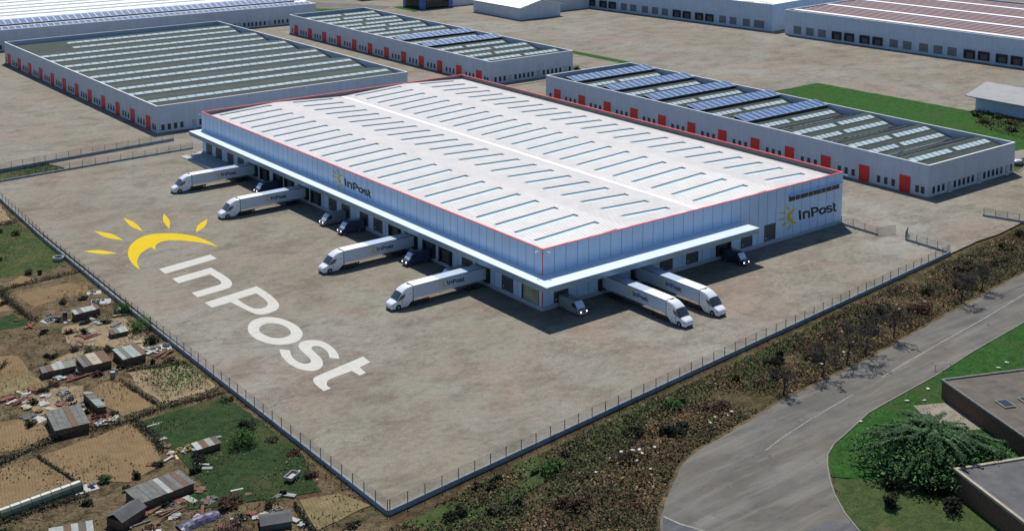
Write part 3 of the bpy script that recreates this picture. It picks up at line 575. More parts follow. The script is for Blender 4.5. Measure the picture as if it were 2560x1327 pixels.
def slope(parent,name,prof,x0,x1,m,th=.15):
    """roof of gables running along X: prof = [(y,z)...]"""
    b=MB()
    for (ya,za),(yb,zb) in zip(prof,prof[1:]):
        b.quad((x0,ya,za),(x1,ya,za),(x1,yb,zb),(x0,yb,zb))
    return b.build(name,M[m],parent)
def strip(parent,prof_z,y,w,x0,x1,n,pitch,glaze='glaze',fr='frame_dark'):
    """one row of rooflights lying on a slope: dz/dy = pitch"""
    b=MB(); nrm=Vector((0,-pitch,1)).normalized()
    def P(x,d,h): return (x,y+d-pitch*h*.98,prof_z+pitch*d+h)
    b.hexa([P(x0-.15,-w/2-.15,.005),P(x1+.15,-w/2-.15,.005),P(x1+.15,w/2+.15,.005),P(x0-.15,w/2+.15,.005),P(x0-.15,-w/2-.15,.10),P(x1+.15,-w/2-.15,.10),P(x1+.15,w/2+.15,.10),P(x0-.15,w/2+.15,.10)])
    o=b.build('rooflight_strip',M[fr],parent)
    c=MB(); step=(x1-x0)/n
    for i in range(n):
        a=x0+i*step+.20; e=x0+(i+1)*step-.20
        c.hexa([P(a,-w/2,.10),P(e,-w/2,.10),P(e,w/2,.10),P(a,w/2,.10),P(a,-w/2,.17),P(e,-w/2,.17),P(e,w/2,.17),P(a,w/2,.17)])
    c.build('glazing',M[glaze],o)
def solar_row(parent,x0,x1,n,ya,za,yb,zb,lift=.02):
    """a row of n panels between a low edge (ya,za) and a high edge (yb,zb)"""
    o=MB(); p=MB(); s=(x1-x0)/n; g=.14
    o.hexa([(x0,ya,za-.12),(x1,ya,za-.12),(x1,yb,zb-.12),(x0,yb,zb-.12),(x0,ya,za),(x1,ya,za),(x1,yb,zb),(x0,yb,zb)])
    fr=o.build('solar_array',M['solar_edge'],parent)
    d=Vector((0,yb-ya,zb-za)).normalized()
    for i in range(n):
        a=x0+i*s+g; e=x0+(i+1)*s-g; y0=ya+d.y*.08; z0=za+d.z*.08; y1=yb-d.y*.08; z1=zb-d.z*.08
        p.hexa([(a,y0,z0+.001),(e,y0,z0+.001),(e,y1,z1+.001),(a,y1,z1+.001),(a,y0,z0+lift),(e,y0,z0+lift),(e,y1,z1+lift),(a,y1,z1+lift)])
    p.build('cells',M['solar'],fr)
    q=MB()
    q.box(x0+.1,x1-.1,ya+.25,ya+.4,za-1.1,za-.13); q.box(x0+.1,x1-.1,yb-.3,yb-.15,zb-1.6,zb-.14)
    q.build('mounting_rail',M['frame_dark'],fr)

def unit_block(name,label,X,Y,W,L,H,nb,first,zr,zv,nstrip,patch=None,pv=(),endn=17,group=None):
    t=thing(name,label,'warehouse',(X,Y,0),0,group)
    shell(t,W,L,H,.30,'wall',None,'coping')
    P=(18.28 if nb==8 else 24.42); half=P/2; sl=(zr-zv)/half
    prof=[(.3,zr-sl*(first-.3))]
    for k in range(nb):
        y=first+k*P
        if k>0: prof.append((y-half,zv))
        prof.append((y,zr))
    prof.append((min(L-.3,first+nb*P-half),zr-sl*(min(L-.3,first+nb*P-half)-(first+(nb-1)*P))))
    if prof[-1][0]<L-.31: prof.append((L-.3,zv))
    slope(t,'roof',prof,.3,W-.3,'roof_dark')
    for k in range(nb):
        yr=first+k*P
        for j,d in enumerate((half*.25,half*.74)):
            y=yr-d
            if y<1.2: continue
            if k in pv and j==0: continue
            z=zr-sl*d
            if nb==6:
                x0=1.6 if not (k==5) else 19.6
                strip(t,z,y,1.95,x0,W-1.4,28 if k<5 else 22,sl)
            else:
                mid=W*.53 if j==0 else W*.45
                strip(t,z,y,1.85,2.3,mid-.9,7,sl); strip(t,z,y,1.85,mid+.9,W-1.6,7 if j==0 else 8,sl)
        # the back slopes carry rooflights too
        for d in (half*.3,half*.72):
            y=yr+d
            if y<L-1.5 and nb==8: strip(t,zr-sl*d,y,1.6,2.3,W-1.6,14,-sl,'glass_dark')
        if k in pv:
            solar_row(t,1.7,W-.4,14,yr-3.7,7.92,yr+1.0,8.72)
    nd=12
    for k in range(nd):
        y=6.65+12.18*k
        if y+1.5>L: break
        put('red',lambda:redoor_x(3.0,4.15),t,(0,y,0),WY)
        for dy in ((5.0,7.2,9.35) if k<nd-1 else (5.2,)):
            yy=y-1.6+dy
            if yy<L-1: put('win',lambda:window_x(1.0,.78,2.45),t,(0,yy,0),WY)
    for y in (3.1,1.55): put('win',lambda:window_x(1.0,.78,2.45),t,(0,y,0),WY)
    dec=[1.75,3.75,5.75,7.75,'d11.75',13.9,15.9,17.9,19.9,21.9,'d24.9',27,29,31,33] if nb==6 else [2.3,4.4,6.4,'d8.95',11.4,13.4,15.3,17.3,19.3,'d22.1',24.6,26.6,28.6,30.5,32.5,'d35.0',37.1]
    for q in dec:
        if isinstance(q,str): put('sdoor',lambda:sdoor_x(1.0,2.45),t,(float(q[1:]),0,0),0)
        else: put('win',lambda:window_x(1.0,.78,2.45),t,(q,0,0),0)
    return t
unit_block('industrial_unit','wide grey unit with long rows of rooflights across its dark roof and no solar panels',0,179.33,89.3,146.,8.12,6,13.07,7.95,6.0,2,group='grey units with red doors')
unit_block('industrial_unit','narrow grey unit with red doors and two rows of solar panels on its roof',122.8,177.0,38.6,146.6,8.12,8,9.5,7.95,5.95,2,pv=(2,3),group='grey units with red doors')
unit_block('industrial_unit','narrow grey unit with red doors and five rows of solar panels beside the white warehouse',122.98,-.14,38.6,146.6,8.05,8,9.2,7.9,5.9,2,pv=(3,4,5,6,7),group='grey units with red doors')

# ---- the white distribution warehouse
W,L,H=89.32,148.13,12.0
wh=thing('distribution_warehouse','large white warehouse with a red edged roof, wrap around canopy and loading docks','warehouse',(0,0,0))
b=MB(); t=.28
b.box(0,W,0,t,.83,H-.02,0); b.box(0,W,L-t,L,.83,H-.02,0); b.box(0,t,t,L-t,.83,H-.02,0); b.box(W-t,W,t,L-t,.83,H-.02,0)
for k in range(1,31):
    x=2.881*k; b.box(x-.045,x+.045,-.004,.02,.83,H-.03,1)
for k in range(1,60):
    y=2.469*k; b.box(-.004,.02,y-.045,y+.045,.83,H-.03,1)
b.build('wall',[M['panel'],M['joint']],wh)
b=MB(); b.box(-.06,W+.06,-.06,.3,-.3,.82); b.box(-.06,.3,.3,L+.06,-.3,.82); b.box(W-.3,W+.06,.3,L+.06,-.3,.82); b.box(.3,W-.3,L-.3,L+.06,-.3,.82)
b.build('plinth',M['plinth'],wh)
b=MB(); e=.05
b.box(-e,W+e,-e,.32,H-.02,H+.10); b.box(-e,W+e,L-.32,L+e,H-.02,H+.10); b.box(-e,.32,.32,L-.32,H-.02,H+.10); b.box(W-.32,W+e,.32,L-.32,H-.02,H+.10)
b.build('coping',M['red'],wh)
b=MB(); b.box(-.07,.07,-.07,-.061,.85,5.9); b.box(-.07,-.061,-.06,.07,.85,5.9); b.box(-.07,.07,-.07,-.006,7.1,H-.03); b.box(-.07,-.006,-.005,.07,7.1,H-.03)
b.build('corner_trim',M['red'],wh)
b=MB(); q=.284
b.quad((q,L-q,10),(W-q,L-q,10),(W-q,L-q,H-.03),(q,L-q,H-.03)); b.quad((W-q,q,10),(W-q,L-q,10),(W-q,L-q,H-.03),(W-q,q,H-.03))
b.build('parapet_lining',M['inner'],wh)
# ribbed roof with sunken rooflights
SLX=[(4.2,20.1),(27.0,40.2),(48.0,64.3),(71.2,84.0)]
ZV,ZR=10.72,11.75
def rz_(x):
    h=W/4; k=x/h; i=int(k); f=k-i
    return ZV+(ZR-ZV)*(f if i%2==0 else 1-f)
xb=sorted([.28,W-.28,W/4,W/2,W*3/4]+[v for s in SLX for v in s])
Y0=-.138; PIT=6.28; RB=PIT/10; SW=RB*3
rows=[(max(.285,Y0+PIT*k),Y0+PIT*k+SW) for k in range(24)]
yb=[(.28,0.),(.285,0.)]
n=int((L-.3-Y0)/RB)+1
for i in range(n):
    y=Y0+i*RB
    for dy,dz in ((0,0.),(.28,0.),(.33,.12),(.57,.12)):
        if .29<y+dy<L-.29: yb.append((y+dy,dz))
yb.append((L-.28,0.))
b=MB()
def inslot(xa,xc,ya,yc):
    for s in SLX:
        if xa>=s[0]-.01 and xc<=s[1]+.01:
            for r_ in rows:
                if ya>=r_[0]-.01 and yc<=r_[1]+.01: return True
    return False
for (ya,da),(yc,dc) in zip(yb,yb[1:]):
    for xa,xc in zip(xb,xb[1:]):
        if inslot(xa,xc,ya,yc): continue
        b.quad((xa,ya,rz_(xa)+da),(xc,ya,rz_(xc)+da),(xc,yc,rz_(xc)+dc),(xa,yc,rz_(xa)+dc))
b.build('roof',M['roof_white'],wh)
b=MB(); b.box(W/2-.45,W/2+.45,.34,L-.34,ZV+.03,ZV+.16); b.build('gutter_cover',M['roof_cap'],wh)
for s in SLX:
    D=.24; z0,z1=rz_(s[0]),rz_(s[1])
    def mk_slot(wd):
        b=MB(); x0,x1=0,s[1]-s[0]; a=z0-ZV; c=z1-ZV; T=.13
        b.quad((x0,wd,a-D),(x1,wd,c-D),(x1,wd,c+.02),(x0,wd,a+.02),0)
        b.quad((x0,0,a-D),(x1,0,c-D),(x1,0,c+.02),(x0,0,a+.02),0)
        b.quad((x0,0,a-D),(x0,wd,a-D),(x0,wd,a+.02),(x0,0,a+.02),0)
        b.quad((x1,0,c-D),(x1,wd,c-D),(x1,wd,c+.02),(x1,0,c+.02),0)
        # thin upstand round the opening
        b.hexa([(x0-T,wd,a),(x1+T,wd,c),(x1+T,wd+T,c),(x0-T,wd+T,a),(x0-T,wd,a+.03),(x1+T,wd,c+.03),(x1+T,wd+T,c+.03),(x0-T,wd+T,a+.03)],1)
        b.hexa([(x0-T,-T,a),(x1+T,-T,c),(x1+T,0,c),(x0-T,0,a),(x0-T,-T,a+.03),(x1+T,-T,c+.03),(x1+T,0,c+.03),(x0-T,0,a+.03)],1)
        o=b.build('rooflight',[M['slot_side'],M['roof_cap']])
        g=MB(); g.quad((x0,0,a-D+.01),(x1,0,c-D+.01),(x1,wd,c-D+.01),(x0,wd,a-D+.01)); g.build('glazing',M['slot'],o)
        return o
    for r_ in rows:
        wd=round(r_[1]-r_[0],3); put(('slot',s,wd),lambda:mk_slot(wd),wh,(s[0],r_[0],ZV),0)
# canopy round two sides
b=MB(); cz0,cz1=5.93,7.10; CX,CY=-3.75,-5.66; XE,YE=54.2,148.25
b.box(CX,XE,CY,-.07,cz0,cz1-.05,0); b.box(CX,-.07,-.07,YE,cz0,cz1-.05,0)
b.build('canopy',M['alu'],wh)
b=MB(); e=.06
b.box(CX-e,XE+e,CY-e,-.01,cz1-.048,cz1); b.box(CX-e,-.01,-.008,YE+e,cz1-.048,cz1)
b.build('canopy_roof',M['canopy_top'],wh)
# doors
for y,k in [(143.8,'p'),(137.8,'p'),(130.7,'p'),(124.6,'p'),(117.,'d'),(110.8,'d'),(103.6,'d'),(97.8,'d'),(90.4,'d'),(84.6,'d'),(77.1,'p'),(71.2,'p'),(63.2,'p'),(57.3,'p'),(50.2,'d'),(43.7,'d'),(37.,'d'),(31.1,'d'),(23.8,'p'),(18.2,'d'),(10.6,'p')]:
    if k=='p': put('p',lambda:dock_door_x('door',3.5,.87,4.5),wh,(0,y,0),WY)
    else: put('d',lambda:dock_door_x('dock',4.15,.87,4.55),wh,(0,y,0),WY)
for x,k in [(4.62,'p'),(16.1,'d'),(24.8,'d'),(32.6,'p'),(40.2,'p'),(49.4,'d'),(56.9,'p'),(64.35,'p')]:
    if k=='p': put('p',None,wh,(x,0,0),0)
    else: put('d',None,wh,(x,0,0),0)
# lobby window at the near corner
b=MB(); b.box(-.05,.05,5.62,6.2,.87,4.5,0); b.box(-.05,.03,1.0,1.08,.87,4.5,0); b.box(-.05,.03,1.08,5.62,4.42,4.5,0); b.box(-.05,.03,1.08,5.62,.87,.95,0)
o=b.build('lobby_window',M['frame_dark'],wh)
b=MB(); b.box(-.03,.02,1.08,5.62,.95,4.42); b.build('pane',M['glass_lobby'],o)
# ribbon window high on the end wall
b=MB(); zs0,zs1=8.38,9.80
b.box(70.3,88.15,-.06,.02,zs0,zs0+.06); b.box(70.3,88.15,-.06,.02,zs1-.06,zs1)
xs=[70.3,72.6,74.2,77.0,78.7,81.5,83.2,85.3,88.09]
for x in xs: b.box(x,x+.06,-.07,.02,zs0+.06,zs1-.06)
o=b.build('ribbon_window',M['coping'],wh)
b=MB(); b.box(70.36,88.1,-.04,-.006,zs0+.06,zs1-.06); b.build('pane',M['glass_dark'],o)
b=MB(); b.box(70.2,88.9,-.85,-.006,9.86,9.96); b.build('window_hood',M['panel'],wh)
# emblems on the walls
def wsign(fn):
    b=MB()
    for k in ['crescent']+RAYS: b.poly(MB.fat(LOGO[k],.2),fn,0,.07)
    o=b.build('sun_emblem',M['yellow'],wh)
    b=MB()
    for k in LET: b.poly(MB.fat(LOGO[k],.22),fn,0,.07)
    b.build('lettering',M['black'],wh)
wsign(lambda u,v,h:(75.4+u*.1840,-.012-h,4.98+v*.178))
wsign(lambda u,v,h:(-.012-h,70.25-u*.1563,9.33+v*.137))
# cameras under the coping
for x,y in ((-.12,.75),(.75,-.12),(W+.1,-.12),(-.12,L-.3)):
    b=MB(); dx,dy=(-1,0) if x<0 else (0,-1)
    b.box(x-.06,x+.06,y-.06,y+.06,H-.75,H-.45,0); a=(x,y,H-.5); c=(x+dx*.55,y+dy*.55,H-.45)
    b.bar(a,c,.10); b.bar((c[0]-dx*.1,c[1]-dy*.1,c[2]+.03),(c[0]+dx*.25+(.3 if dy else 0),c[1]+dy*.25+(.3 if dx else 0),c[2]-.25),.22)
    b.build('security_camera',M['white_part'],wh)
# loading platform and ramp at the far end
pl=thing('loading_platform','raised concrete loading platform with a railed ramp under the canopy end','platform',(0,0,0))
b=MB(); b.prism([(-.065,121.2),(-.065,148.0),(-1.2,148.0),(-2.4,146.9),(-4.0,146.7),(-4.0,121.2)],-.2,1.0); b.build('platform',M['conc'],pl)
b=MB(); b.hexa([(-6.0,149.6,-.2),(-4.01,149.6,-.2),(-4.01,124.,-.2),(-6.0,124.,-.2),(-6.0,149.6,.10),(-4.01,149.6,.10),(-4.01,124.,1.0),(-6.0,124.,1.0)][0:4]+[(-6.0,149.6,.12),(-4.01,149.6,.12),(-4.01,124.,1.0),(-6.0,124.,1.0)]); b.build('ramp',M['conc'],pl)
b=MB()
for k in range(11):
    y=146.4-1.9*k; b.tube((-4.15,y,.25+(149.6-y)/25.6*.88-.2),(-4.15,y,1.95),.03,.03,5)
for z in (1.0,1.45,1.95): b.tube((-4.15,146.4,z),(-4.15,127.3,z),.025,.025,5)
b.build('railing',M['steel'],pl)

# ---- buildings behind
def long_shed(name,label,X,Y,rz,L,D,H,wm,doors,roofm,group=None):
    """front wall along local +X facing local -Y"""
    t=thing(name,label,'warehouse',(X,Y,0),rz,group)
    shell(t,L,D,H,.35,wm,None,'coping')
    return t
# top left: white roofed block
b4=long_shed('solar_warehouse','long grey warehouse with a white roof and blue solar rows along its front edge',-50.,356.0,R(-2.85),199.3,110,8.55,'wall',None,None)
prof=[(.35,8.1)]
for k in range(5): prof+=[(11+22*k,8.9),(22+22*k,7.4)]
prof=[p for p in prof if p[0]<109]+[(109.6,8.)]
slope(b4,'roof',prof,.35,198.9,'roof_white')
for k in range(5):
    for d,zz in ((3.2,8.9-3.2*.136),(8.0,8.9-8*.136)):
        y=11+22*k-d
        if k==0 and d>5: continue
        strip(b4,zz,y,1.6,2,197,44,.136,'glaze','steel')
solar_row(b4,0.5,197,75,.5,8.75,4.0,9.3); solar_row(b4,0.5,193,66,9.4,9.45,14.6,10.6)
for x in (56.7,158.5,163.1,165.2,166.9,168.9,170.9,173.,178.2,180.2,182.1,184.5): put('win',None,b4,(x,0,0),0)
for x in (160.6,175.5): put('sdoor',None,b4,(x,0,0),0)
def far_door(kind,w,z0,z1):
    b=MB()
    if kind=='plain':
        b.box(-w/2,w/2,-.06,.02,z0,z1,0)
        for k in range(1,6): b.box(-w/2,w/2,-.075,-.06,z0+(z1-z0)*k/6-.03,z0+(z1-z0)*k/6+.03,1)
        return b.build('loading_door',[M['door_far'],M['door_grey']])
    t=.65
    b.box(-w/2,-w/2+t,-.6,.02,z0,z1); b.box(w/2-t,w/2,-.6,.02,z0,z1); b.box(-w/2+t,w/2-t,-.6,.02,z1-1.0,z1); b.box(-w/2+t,w/2-t,-.4,.02,z0,z0+.2)
    o=b.build('dock_shelter',M['rubber']); c=MB(); c.box(-w/2+t,w/2-t,-.05,.02,z0+.2,z1-1.); c.build('dock_door',M['door_grey'],o)
    return o
# local +X runs along the facade towards the near (right hand) end
def facade(t,L,lst):
    for s,k,w in lst:
        put((k,w),lambda:far_door('plain' if k=='p' else 'dock',w,1.0,4.35),t,(s,0,0),0)
b5=long_shed('logistics_warehouse','pale grey warehouse with a flat white roof beside the gabled hall',282.0,308.4,R(-83.3),113.6,95,12.1,'wall_far',None,None)
b=MB(); b.quad((.35,.35,11.7),(113.2,.35,11.7),(113.2,94.6,11.7),(.35,94.6,11.7)); b.build('roof',M['roof_cap'],b5)
b=MB()
for x,y in ((96,3),(102,7),(106,3.5),(88,6)):
    for q in (0,1.6,3.2): b.box(x+q,x+q+.9,y,y+2.6,11.71,11.95)
b.build('rooflight',M['coping'],b5)
ys=[197.9,205.3,213.1,219.3,227.1,233.4,241.2,247.5,255.3,261.7,268.4,276.2,282.7,290.5,297.,305.,311.4]
ks='ppppddddpppppdddd'
facade(b5,113,[(113.0-(y-191.3)*.935,k,5.4 if i==0 else (3.8 if k=='p' else 4.4)) for i,(y,k) in enumerate(zip(ys,ks))])
b6=long_shed('logistics_warehouse','pale grey warehouse with a striped dark red and white roof and loading doors',294.0,187.2,R(-86.2),150,100,10.9,'wall_far',None,None)
b=MB(); b.quad((.35,.35,10.1),(149.6,.35,10.1),(149.6,99.6,10.1),(.35,99.6,10.1)); b.build('roof',M['roof_gap'],b6)
b=MB(); wst=[]
y=1.2; i=0
while y<97:
    if i%7==1: wst.append((y,y+2.6)); y+=4.0
    else: b.box(.8,149.2,y,y+1.75,10.12,10.5); y+=3.55
    i+=1
b.build('roof_sheeting',M['roof_pink'],b6)
for a,c in wst:
    b=MB(); b.box(.8,149.2,a,c,10.11,10.7); b.build('rooflight_strip',M['roof_cap'],b6)
ys=[182.7,176.1,169.8,162.1,155.8,148.2,141.9,134.3,128.,120.5,114.,107.8,100.2,94.1,86.6,80.5,72.8,66.5]
ks='pppddddpppppddddpp'
facade(b6,150,[((189.3-y)*.975+.2,k,3.9 if k=='p' else 4.5) for y,k in zip(ys,ks)])
# plain gabled hall
def gable_hall(name,label,X,Y,W,L,he,hr,wm,over,m='roof_cap'):
    t=thing(name,label,'hall',(X,Y,0))
    b=MB(); b.prism([(0,0),(W,0),(W,L),(0,L)],-.2,he)
    for y in (0,L): b.tri((0,y,he),(W,y,he),(W/2,y,hr))
    b.build('wall',M[wm],t)
    b=MB(); o=over; k=(hr-he)/(W/2); th=.22
    for s in (0,1):
        xe=-o if s==0 else W+o; ze=he-k*o
        p=[(xe,-o,ze+.02),(W/2,-o,hr+.02),(W/2,L+o,hr+.02),(xe,L+o,ze+.02)]
        b.hexa(p+[(q[0],q[1],q[2]+th) for q in p])
    b.build('roof',M[m],t)
    for xa,xc in ((-o-.1,-o-.003),(W+o+.003,W+o+.1)):
        b=MB(); b.box(xa,xc,-o,L+o,he-k*o-.05,he-k*o+.24); b.build('gutter',M['steel'],t)
    return t
gable_hall('gabled_hall','plain grey hall with a bright white gabled roof standing alone on the far yard',227.6,291.,24.9,37.,5.9,8.75,'wall_white',1.0)
gable_hall('gabled_hall','blue grey hall with a pale sheeted roof beside the grass at the right edge',222.,6.,19.4,43.,5.1,7.5,'wall_far',2.4,'roof_pale')
def block(name,label,X,Y,W,L,H,wm):
    t=thing(name,label,'building',(X,Y,0)); shell(t,W,L,H,.3,wm,None,'coping')
    b=MB(); b.quad((.3,.3,H-.6),(W-.3,.3,H-.6),(W-.3,L-.3,H-.6),(.3,L-.3,H-.6)); b.build('roof',M['roof_cap'],t)
    return t
block('side_annexe','windowless grey block between the gabled hall and the long dock warehouse',241.,303.,41.,30.,8.,'wall_white')
block('side_annexe','low grey block adjoining the blue glass office',230.4,349.5,18.,25.,6.5,'wall_white')
def glass_office(label,X,Y,W,L,H):
    t=thing('glass_office',label,'office building',(X,Y,0),0,'blue glass offices')
    b=MB(); b.box(.12,W-.12,.12,L-.12,-.1,H-.15); b.build('curtain_wall',M['glass_dark'],t)
    for x0,y0 in ((0,0),(W-2.4,0),(0,L-2.4)):
        b=MB(); b.box(x0,x0+2.4,y0,y0+2.4,-.1,H); b.build('corner_tower',M['glass_blue'],t)
    b=MB()
    for k in range(1,int(W/1.6)): b.box(1.6*k-.05,1.6*k+.05,-.04,.115,0,H-.2)
    for k in range(1,int(L/1.6)): b.box(-.04,.115,1.6*k-.05,1.6*k+.05,0,H-.2)
    for k in range(1,int(H/1.8)):
        b.box(-.05,W+.05,-.05,.118,1.8*k-.05,1.8*k+.05); b.box(-.05,.118,.118,L,1.8*k-.05,1.8*k+.05)
    b.build('mullions',M['frame_dark'],t)
    b=MB(); b.box(-.2,W+.2,-.2,L+.2,H,H+.3); b.build('roof',M['roof_grey'],t)
glass_office('dark glazed office with bright blue corner towers on a grass corner',210.6,348.5,19.,17.,9.)
glass_office('blue glass office at the top edge of which only the base shows',206.5,398.,24.,18.,9.)
# flat roofed houses in the near right corner
def flat_house(name,label,X,Y,rz,W,L,H,roofm,extra=None):
    t=thing(name,label,'house',(X,Y,-.2),rz)
    b=MB(); b.box(0,W,0,L,-.2,H-.35); b.build('wall',M['wood_brown'],t)  # dark brown boards put the shade on these walls into the colour
    b=MB(); b.box(.25,W-.25,.25,L-.25,H-.349,H-.2); b.build('roof',M[roofm],t)
    b=MB(); e=.2
    b.box(-e,W+e,-e,.25,H-.345,H); b.box(-e,W+e,L-.25,L+e,H-.345,H); b.box(-e,.25,.25,L-.25,H-.345,H); b.box(W-.25,W+e,.25,L-.25,H-.345,H)
    b.build('parapet',M['sheet_pale'] if extra else M['wood_grey'],t)
    return t
h1=flat_house('flat_roofed_house','low house with a brown felt roof and dark rooflights beside the lawn',19.4,-85.6,R(-22.6),34,20.,3.2,'roof_rusty')
for x,y in ((3.2,8.6),(7.2,8.6),(11.2,8.6)):
    b=MB(); b.box(x,x+1.9,y,y+2.4,3.001,3.25,0); o=b.build('rooflight',M['sheet_pale'],h1); c=MB(); c.box(x+.15,x+1.75,y+.15,y+2.25,3.25,3.3); c.build('pane',M['glass_dark'],o)
h2=flat_house('flat_roofed_house','dark house with a grey felt roof and pale parapet behind the spreading cedar',-5.5,-105.5,R(-21.5),26,21.6,3.6,'roof_grey','dark')
# ------------------------------------------------------------------ vehicles
def lerp_tab(tab,d):
    if d<=tab[0][0]: return tab[0][1]
    for (a,x),(b,y) in zip(tab,tab[1:]):
        if d<=b:
            t=(d-a)/(b-a); return x+(y-x)*t
    return tab[-1][1]
def cub_tab(tab,d):
    n=len(tab)
    if d<=tab[0][0]: return tab[0][1]
    for i in range(n-1):
        a,x=tab[i]; b,y=tab[i+1]
        if d<=b:
            t=(d-a)/(b-a); h=b-a
            m0=(tab[i+1][1]-tab[i-1][1])/(tab[i+1][0]-tab[i-1][0]) if i>0 else (y-x)/h
            m1=(tab[i+2][1]-tab[i][1])/(tab[i+2][0]-tab[i][0]) if i<n-2 else (y-x)/h
            return (2*t**3-3*t*t+1)*x+(t**3-2*t*t+t)*h*m0+(-2*t**3+3*t*t)*y+(t**3-t*t)*h*m1
    return tab[-1][1]
class Loft:
    """body swept along x from a nose; d is the distance behind the nose"""
    def __init__(s,nose,top,half,bot,rad,crown=.04): s.nose,s.top,s.half,s.bot,s.rad,s.crown=nose,top,half,bot,rad,crown
    def sec(s,d,off=0):
        zt=cub_tab(s.top,d); w=cub_tab(s.half,d); zb=lerp_tab(s.bot,d); r=min(lerp_tab(s.rad,d),(zt-zb)*.45,w*.7)
        out=[(-w,zb)]; N=5
        out.append((-w-.015,zb+(zt-r-zb)*.5))
        for k in range(N+1):
            a=math.pi/2*k/N; out.append((-w+r-r*math.cos(a),zt-r+r*math.sin(a)))
        out.append((-(w-r)*.5,zt+s.crown*.75)); out.append((0,zt+s.crown))
        out+= [(-y,z) for y,z in out[-2::-1]]
        return [(s.nose-d,y*(1+off/w),z+off) for y,z in out]
    def surf(s,b,ds,i0=0,i1=None,off=0,m=0,caps=True):
        secs=[s.sec(d,off) for d in ds]; n=len(secs[0]); i1=n-1 if i1 is None else i1
        for A,B in zip(secs,secs[1:]):
            for i in range(i0,i1): b.quad(A[i],A[i+1],B[i+1],B[i],m)
        if caps:
            for S in (secs[0],secs[-1]):
                k=len(b.v); b.v+=S; b.f.append(tuple(range(k,k+n))); b.m.append(m)
        return secs
def frange(a,b,n): return [a+(b-a)*k/n for k in range(n+1)]
def wheel(parent,x,y,r,w,rim='steel',name='wheel'):
    s=1 if y>0 else -1
    b=MB(); b.tube((x,y-s*w,r),(x,y,r),r,r,16); b.tube((x,y,r),(x,y+s*.015,r),r*.93,r*.9,16)
    o=b.build(name,M['rubber'],parent,fix=False)
    c=MB(); c.tube((x,y+s*.016,r),(x,y+s*.035,r),r*.55,r*.5,12); c.tube((x,y+s*.036,r),(x,y+s*.07,r),r*.18,r*.15,8); c.build('rim',M[rim],o)
    return o
CL=4.75; TL=17.4; NOSE=TL+.15+CL
cab=Loft(NOSE,[(0,1.02),(.1,1.22),(.35,1.42),(.8,1.62),(1.15,1.78),(1.5,2.22),(1.95,2.78),(2.35,3.22),(2.8,3.55),(3.3,3.83),(3.9,4.02),(4.4,4.1),(4.75,4.12)],
   [(0,.86),(.12,1.0),(.35,1.1),(.8,1.19),(1.3,1.235),(2.2,1.255),(4.75,1.26)],[(0,.34),(3.5,.34),(4.45,1.12),(4.75,1.12)],[(0,.12),(.5,.18),(1.15,.2),(2.,.34),(3.,.5),(4.75,.42)],.05)
